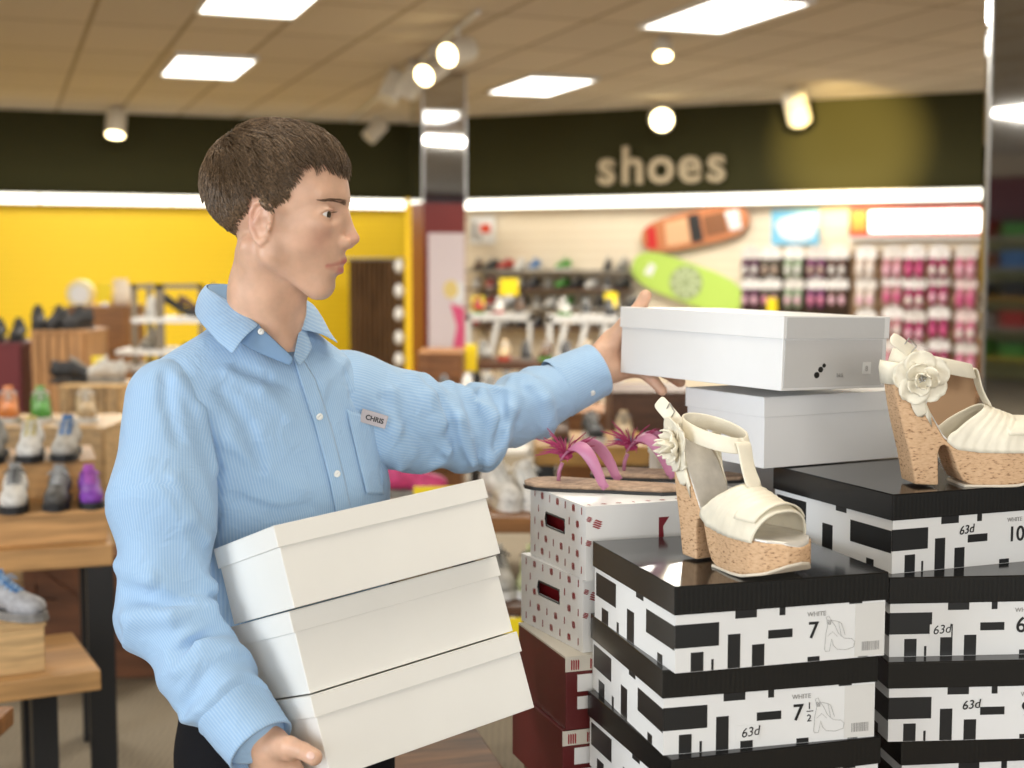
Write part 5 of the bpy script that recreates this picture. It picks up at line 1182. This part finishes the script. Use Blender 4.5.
bo1 = board(642, 240, 749, 217, 34, 'wakeboard with orange, black and red graphic leaning high on the cream wall', 'wakeboard', (G_('board_orange', (.55, .20, .08)), [(-.92, -.72, .62, G_('board_red', (.60, .02, .02))), (-.55, -.1, .7, G_('board_peach', (.75, .45, .25))), (-.08, .14, .8, G_('board_black', (.02, .02, .02))), (.2, .6, .6, G_('board_brown', (.25, .10, .04))), (.64, .86, .55, M_WHITE)]))
bo2 = board(633, 263, 742, 303, 38, 'lime green board with a round grey emblem on the cream wall', 'skimboard', (G_('board_lime', (.48, .68, .12)), [(-.75, -.6, .3, M_WHITE)]))
L_ = 0.0
MB().tube([(0, -.022, 0), (0, -.026, 0)], .17, 24).build('deck_emblem', G_('emblem_grey', (.35, .42, .22)), bo2)
mb = MB()
for k in range(8): a = k*PI/4; mb.tube([(.05*math.cos(a), -.028, .05*math.sin(a)), (.15*math.cos(a), -.028, .15*math.sin(a))], .014, 6)
mb.build('emblem_rays', G_('emblem_pale', (.62, .72, .45)), bo2)
# blue sign with white shape
t = thing('wall_poster', 'square blue poster with a white curved shape on the cream wall', 'poster', wallM(795, 227, .05)); w_ = ww(771, 819, 227)
MB().box((-w_/2, 0, -.17), (w_/2, .02, .17)).build('poster_board', G_('sky_blue_print', (.20, .55, .78)), t)
MB().prism([(-.20, .03), (-.12, .09), (0, .12), (.12, .13), (.20, .12), (.22, .02), (.18, -.10), (.08, -.14), (-.05, -.13), (-.14, -.09)], .001, .005, M=Matrix.Rotation(PI/2, 4, 'X')).build('white_print', M_WHITE, t)
# lit sign
w_ = ww(848, 984, 221); t = thing('lightbox_sign', 'glowing white light box sign with an orange and red border', 'sign', wallM(916, 221, .10)); 
MB().box((-w_/2, 0, -.135), (w_/2, .07, .135)).build('sign_box', G_('sign_red', (.70, .06, .02)), t)
MB().box((-w_/2+.19, -.006, -.105), (w_/2-.02, 0, .10)).build('sign_face', mat('sign_glow', (1, 1, 1), emit=(1, .97, .9), es=2.2), t)
MB().box((-w_/2+.03, -.008, -.09), (-w_/2+.16, 0, .09)).box((-w_/2+.06, -.011, -.05), (-w_/2+.12, -.006, .05)).build('sign_emblem', G_('sign_orange', (.85, .35, .04)), t)
MB().box((-w_/2, -.01, -.17), (w_/2, .06, -.14)).build('sign_rail', M_PLW, t)
t = thing('wall_poster', 'small white poster with a red rectangle at the left end of the cream wall', 'poster', wallM(482, 230, .05)); MB().box((-.15, 0, -.15), (.15, .015, .15)).build('poster_board', M_WHITE, t)
MB().box((-.02, -.004, -.03), (.10, 0, .06)).build('red_print', G_('sign_red', (.7, .06, .02)), t); MB().box((-.12, -.004, -.10), (-.06, 0, .09)).box((-.04, -.004, -.12), (.0, 0, -.05)).build('dark_print', M_GREY, t)
# hanging slippers on cards
def proto_slip():
    t = thing('packaged_slippers', 'x', 'slippers', T(0, 0, -6))
    mb = MB(); pts = [(.075*math.cos(k*PI/10), .02+.075*math.sin(k*PI/10)) for k in range(11)]+[(-.075, -.03), (.075, -.03)]; mb.prism(pts, -.004, .004, M=Matrix.Translation((0, 0, .06)) @ Matrix.Rotation(PI/2, 4, 'X')); mb.build('header_card', mat('hc0', (.8, .8, .8), .5), t)
    mb = MB()
    for s in (-1, 1): mb.ell((s*.036, -.03, -.06), (.034, .03, .10), nu=12, nv=8)
    mb.build('slipper_pair', mat('hc1', (.1, .1, .1), .6), t, smooth=True)
    mb = MB()
    for s in (-1, 1): mb.ell((s*.036, -.05, -.075), (.024, .018, .045), nu=10, nv=6)
    mb.build('slipper_lining', mat('hc2', (.8, .8, .8), .7), t, smooth=True)
    MB().tube([(0, .10, .11), (0, -.05, .11), (0, -.06, .125)], .005, 6).build('peg_hook', M_METAL, t); return t
SLP = proto_slip()
for pa, pb, zt_, zb_, m_ in ((743, 850, 256, 322, mat('dark_backing', (.07, .045, .03), .8)), (851, 984, 250, 440, mat('tan_backing', (.34, .22, .13), .8))):
    a, b_ = W(pa, zt_, .03), W(pb, zb_, .03); lo_ = W(pa, zb_, .03).z; t = thing('peg_panel', ['dark', 'tan'][pa > 800]+' peg panel behind the packaged slippers on the cream wall', 'panel', T(a.x, a.y, lo_, WYAW)); MB().box((0, -.01, 0), ((b_-a).dot(wd_), .02, a.z-lo_)).build('panel_board', m_, t)
xs_ = [(751, 2), (771, 2), (794, 2), (817, 2), (838, 2), (866, 4), (893, 4), (915, 4), (939, 4), (966, 4)]
tops = [(262, 0), (292, 1), (325, 2), (357, 3)]
DP, MG = (.10, .03, .07), (.35, .03, .12)
bodyc = {0: DP, 1: (.10, .08, .06), 2: (.28, .36, .24), 3: (.16, .04, .12), 4: (.12, .06, .05), 5: (.66, .56, .50), 6: (.50, .22, .26), 7: MG, 8: (.30, .02, .10), 9: (.55, .16, .26)}
cn_ = {0: 'dark purple', 1: 'dark brown', 2: 'pale green', 3: 'plum', 4: 'black-brown', 5: 'cream', 6: 'dusty pink', 7: 'magenta', 8: 'crimson', 9: 'rose pink'}
for i, (px, n) in enumerate(xs_):
    for r, (py, q) in enumerate(tops[:n]):
        if i >= 5 and i % 2 == 0 and r: py -= 3
        M_ = wallM(px, py, .18) @ Matrix.Diagonal((1.3, 1.2, 1.02, 1)); c = copy_tree(SLP, M_, '%s slippers on a white card, %s row of the wall pegs' % (cn_[i], ['top', 'second', 'third', 'bottom'][r])); c['group'] = 'packaged slippers on the wall pegs'
        for ch in [o for o in COL.objects if o.parent == c]:
            nm = ch.name.split('.')[0]
            if nm == 'header_card': recolor(ch, cmat(((.82, .78, .76) if i != 9 else (.74, .60, .58)) if (i+r) % 3 else (.70, .66, .62)))
            elif nm == 'slipper_pair': recolor(ch, cmat(bodyc[i]))
            elif nm == 'slipper_lining': recolor(ch, cmat([(.60, .58, .56), (.65, .40, .48), (.40, .30, .24), (.60, .20, .32)][(i*2+r) % 4] if i < 5 else [(.75, .45, .55), (.60, .10, .25), (.72, .66, .62)][(i+r) % 3]))
card(772, 306, 10, 16, W(772, 306, .3).y, 'yellow price sign among the dark slippers on the wall pegs')
# shelves of shoes on the cream wall behind the arm
prng = random.Random(21)
pal = [('black', BLK), ('white', WHT), ('grey', GRY), ('green', GRN), ('red', RED), ('blue', BLU), ('brown', BRN), ('tan', TAN), ('dark grey', (.07, .07, .075))]
rown = ['top', 'second', 'third', 'fourth']
for r, (py, x0, x1, seq) in enumerate([(270, 470, 630, [6, 0, 4, 1, 5, None, 3, None, None, 0, 2]), (288, 468, 630, [1, 4, 2, 1, 8, 2, 3, 0, 1, 8, 0]), (306, 468, 640, [8, 4, 1, 0, 2, 1, 3, 0, 0, 1, 8]), (326, 468, 640, [4, 6, 2, 0, 8, 6, 7, 0, 2, 8, 1])]):
    A_, B_ = W(x0, py, .2), W(x1, py, .2); L_ = (B_-A_).length; t = thing('wall_shelf', '%s shelf of shoes on the cream wall behind the reaching arm' % rown[r], 'shelf', T(A_.x, A_.y, A_.z, WYAW), 'shoe shelves on the cream wall')
    MB().box((0, -.12, -.02), (L_, .19, 0)).build('shelf_board', M_OAKX if r % 2 else mat('shelf_grey', (.30, .28, .25), .5), t); MB().box((.1, .1, -.10), (.12, .19, -.02)).box((L_-.12, .1, -.10), (L_-.1, .19, -.02)).build('shelf_bracket', M_METAL, t)
    for k, ci in enumerate(seq):
        if ci is None: continue
        n_, c = pal[ci]; u = (k+.5)/len(seq)*L_; M_ = T(A_.x, A_.y, A_.z, WYAW) @ T(u, .03, 0, rad(prng.choice([-75, -90, -105]))); c2_ = pal[prng.choice([0, 1, 2, 8])][1]
        shoe(M_ @ Matrix.Scale(.92, 4), c, c2_, c, WHT, '%s shoe at place %d on the %s wall shelf' % (n_, k+1, rown[r]), 'shoes on the wall shelves')
card(509, 287, 19, 17, 13.0, 'large yellow price sign among the wall shelves near the column'); card(478, 304, 12, 15, 13.0, 'narrow yellow price sign left of the largest one'); card(611, 300, 12, 15, 12.8, 'yellow price sign beside the thumb of the far hand')
card(471, 358, 12, 27, 8.0, 'tall yellow price sign above the crates by the poster')
# white rack with slanted bars and white shelf rack
def rack(px0, px1, pt, Y, lab, bars):
    a = P(px0, pt, Y); w_ = P(px1, pt, Y).x-a.x; t = thing('display_rack', lab, 'rack', T(a.x, Y, 0), 'white display racks'); h_ = a.z
    for x in (0, w_-.03):
        for y in (0, .4): MB().box((x, y, 0), (x+.03, y+.03, h_)).build('post', M_PLW, t)
    MB().box((0, 0, h_-.05), (w_, .43, h_)).build('top_shelf', M_PLW, t); MB().box((0, 0, h_-.55), (w_, .43, h_-.52)).build('shelf', M_PLW, t); MB().box((0, 0, .2), (w_, .43, .23)).build('shelf', M_PLW, t)
    for k in range(bars): x = (k+.7)*w_/(bars+.6); MB().add([(x, -.01, h_-.06), (x+.04, -.01, h_-.06), (x-.06, -.01, h_-.5), (x-.10, -.01, h_-.5), (x, .02, h_-.06), (x+.04, .02, h_-.06), (x-.06, .02, h_-.5), (x-.10, .02, h_-.5)], [(0, 3, 2, 1), (4, 5, 6, 7), (0, 1, 5, 4), (1, 2, 6, 5), (2, 3, 7, 6), (3, 0, 4, 7)]).build('slanted_bar', M_PLW, t)
    return t
rack(548, 622, 316, 9.6, 'white display rack with slanted bars behind the cuff', 3); rack(466, 532, 314, 10.4, 'white display rack left of the slanted one', 1)
gm = 'shoes on the racks in mid shop'
def rowshoes(px0, px1, n, z, Y, cols, lab, yaws=(-80, -95, -88, -100), s=.85):
    for k in range(n):
        px = px0+(px1-px0)*(k+.5)/n; ci = cols[k % len(cols)]; nme, c = pal[ci]
        shoe(onz(px, z, Y, yaws[k % len(yaws)], s), c, pal[(ci*3+k) % 9][1], c, WHT if k % 2 else GRY, '%s shoe, number %d from left %s' % (nme, k+1, lab), gm)
hz_ = P(0, 316, 9.6).z; rowshoes(552, 620, 3, hz_, 9.8, [1, 0, 8], 'atop the slanted white rack'); rowshoes(552, 620, 4, hz_-.52, 9.8, [6, 0, 7, 2], 'on the middle shelf of the slanted rack')
hz2 = P(0, 314, 10.4).z; rowshoes(468, 530, 3, hz2, 10.6, [4, 1, 6], 'atop the left white rack'); rowshoes(468, 530, 4, hz2-.52, 10.6, [0, 7, 2, 8], 'on the middle shelf of the left white rack')
# mid-shop crates and tables
crpx('wooden_crate', 'brown wooden crate below the pink poster', 418, 462, 353, 560, 7.6, .5, M_OAKD, slats=7)
crpx('wooden_crate', 'dark brown stacked crate behind the fingers of the far hand', 612, 690, 392, 620, 6.2, .5, M_OAKX, slats=5); crpx('wooden_crate', 'brown crate in shadow behind the upper white boxes', 560, 618, 412, 640, 7.0, .45, M_OAKD, slats=4)
a, b_ = P(380, 402, 7.0), P(556, 402, 7.0); za = a.z; woodtable('display_table', 'brown shoe table just above the reaching forearm', a.x, b_.x, 7.0, 7.5, za, .05, M_OAKD, .05)
rowshoes(385, 550, 7, za, 7.2, [0, 6, 8, 1, 2, 1, 7], 'on the brown table above the forearm', (-80, -100, -90, -85))
zt_ = P(0, 362, 8.4).z; a, b_ = P(470, 362, 8.4), P(600, 362, 8.4); woodtable('display_table', 'dark shoe table in front of the white racks', a.x, b_.x, 8.4, 8.9, zt_, .05, M_OAKX, .05); rowshoes(474, 598, 6, zt_, 8.6, [2, 7, 0, 6, 8, 7], 'on the dark table before the white racks')
a, b_ = P(536, 446, 5.6), P(650, 446, 5.6); zt_ = a.z; woodtable('display_table', 'honey wood table behind the pink flip flops', a.x, b_.x, 5.6, 6.1, zt_, .08, wood('honey_wood', (.42, .22, .05)), .06); rowshoes(545, 640, 3, zt_, 5.8, [6, 0, 7], 'on the honey table behind the flip flops', (-90, -80))
zt_ = P(0, 506, 4.4).z; a, b_ = P(370, 506, 4.4), P(560, 506, 4.4); woodtable('display_table', 'brown table under the white shoes seen below the forearm', a.x, b_.x, 4.2, 4.7, zt_, .05, M_OAKD, .06)
gw = 'shoes on the table below the forearm'
for i, (px, yw) in enumerate([(500, -70), (528, -75)]): shoe(onz(px, zt_, 4.42, yw), WHT, WHT, WHT, WHT, ['left white shoe of the pair between the carried boxes and the leaf box', 'right white shoe of the pair beside the leaf box'][i], gw)
shoe(onz(404, zt_+.02, 4.45, 10), PNK, GRY, PNK, (.3, .3, .3), 'pink and grey shoe peeking out below the sleeve by the badge', gw)
a = P(447, 484, 4.3); t = thing('price_sign', 'wide yellow price strip between the forearm and the carried boxes', 'sign', T(a.x, 4.25, zt_), 'yellow price signs'); MB().box((-.10, 0, 0), (.10, .012, .085)).build('card', M_YELS, t); MB().box((-.05, .012, 0), (.05, .05, .01)).build('card_holder', M_METAL, t)
zt2 = P(0, 590, 3.9).z; a, b_ = P(440, 590, 3.9), P(600, 590, 3.9); woodtable('display_table', 'low brown table glimpsed between the carried boxes and the leaf boxes', a.x, b_.x, 3.7, 4.1, zt2, .05, M_OAKX, .05)
for i, (px, c, nm) in enumerate([(498, (.40, .38, .34), 'beige'), (532, (.40, .42, .22), 'olive'), (464, BLK, 'black')]): shoe(onz(px, zt2, 3.9, [-80, -95, -88][i], .9), c, WHT, c, BLK, '%s shoe on the low table glimpsed beside the leaf boxes' % nm, gw)
a = P(513, 612, 3.6); t = thing('price_sign', 'yellow price sign low between the carried boxes and leaf boxes', 'sign', T(a.x, 3.62, zt2-.19), 'yellow price signs'); MB().box((-.025, 0, 0), (.025, .008, .18)).build('card', M_YELS, t); MB().box((-.01, .008, .16), (.01, .09, .17)).build('card_holder', M_METAL, t)
# far right strip of goods mirrored in the column
for i in range(5):
    z = .3+i*.42; t = thing('side_shelf', 'long side-wall shelf, level %d from the floor' % (i+1), 'shelf', T(14.6, -.2, z), 'side wall shelves'); MB().box((-.2, -3, 0), (.35, 3, .03)).build('shelf_board', M_OAKX, t)
    MB().box((-.21, -3, .0), (-.2, 3, .04)).build('shelf_edge', cmat([YL for YL in [(.7, .5, .05), (.4, .35, .3), (.6, .3, .02), (.3, .3, .3), (.5, .4, .3)]][i]), t)
    for k in range(9):
        c = prng.choice([RED, PNK, WHT, BLU, BLK, GRN, TAN, ORG]); tt2 = thing('storage_box', 'lidded box at place %d on side-wall shelf %d' % (k+1, i+1), 'box', T(14.6, -2.7+k*.62, z+.03), 'boxes on the side wall shelves'); MB().box((-.15, -.2, 0), (.15, .2, .22)).build('box_body', cmat(c), tt2); MB().box((-.155, -.205, .2), (.155, .205, .24)).build('lid', cmat(prng.choice([WHT, c, BLK])), tt2)
for o in (SNK, PMP, SLP):
    for ch in [q for q in COL.objects if q.parent == o]: bpy.data.objects.remove(ch)
    bpy.data.objects.remove(o)
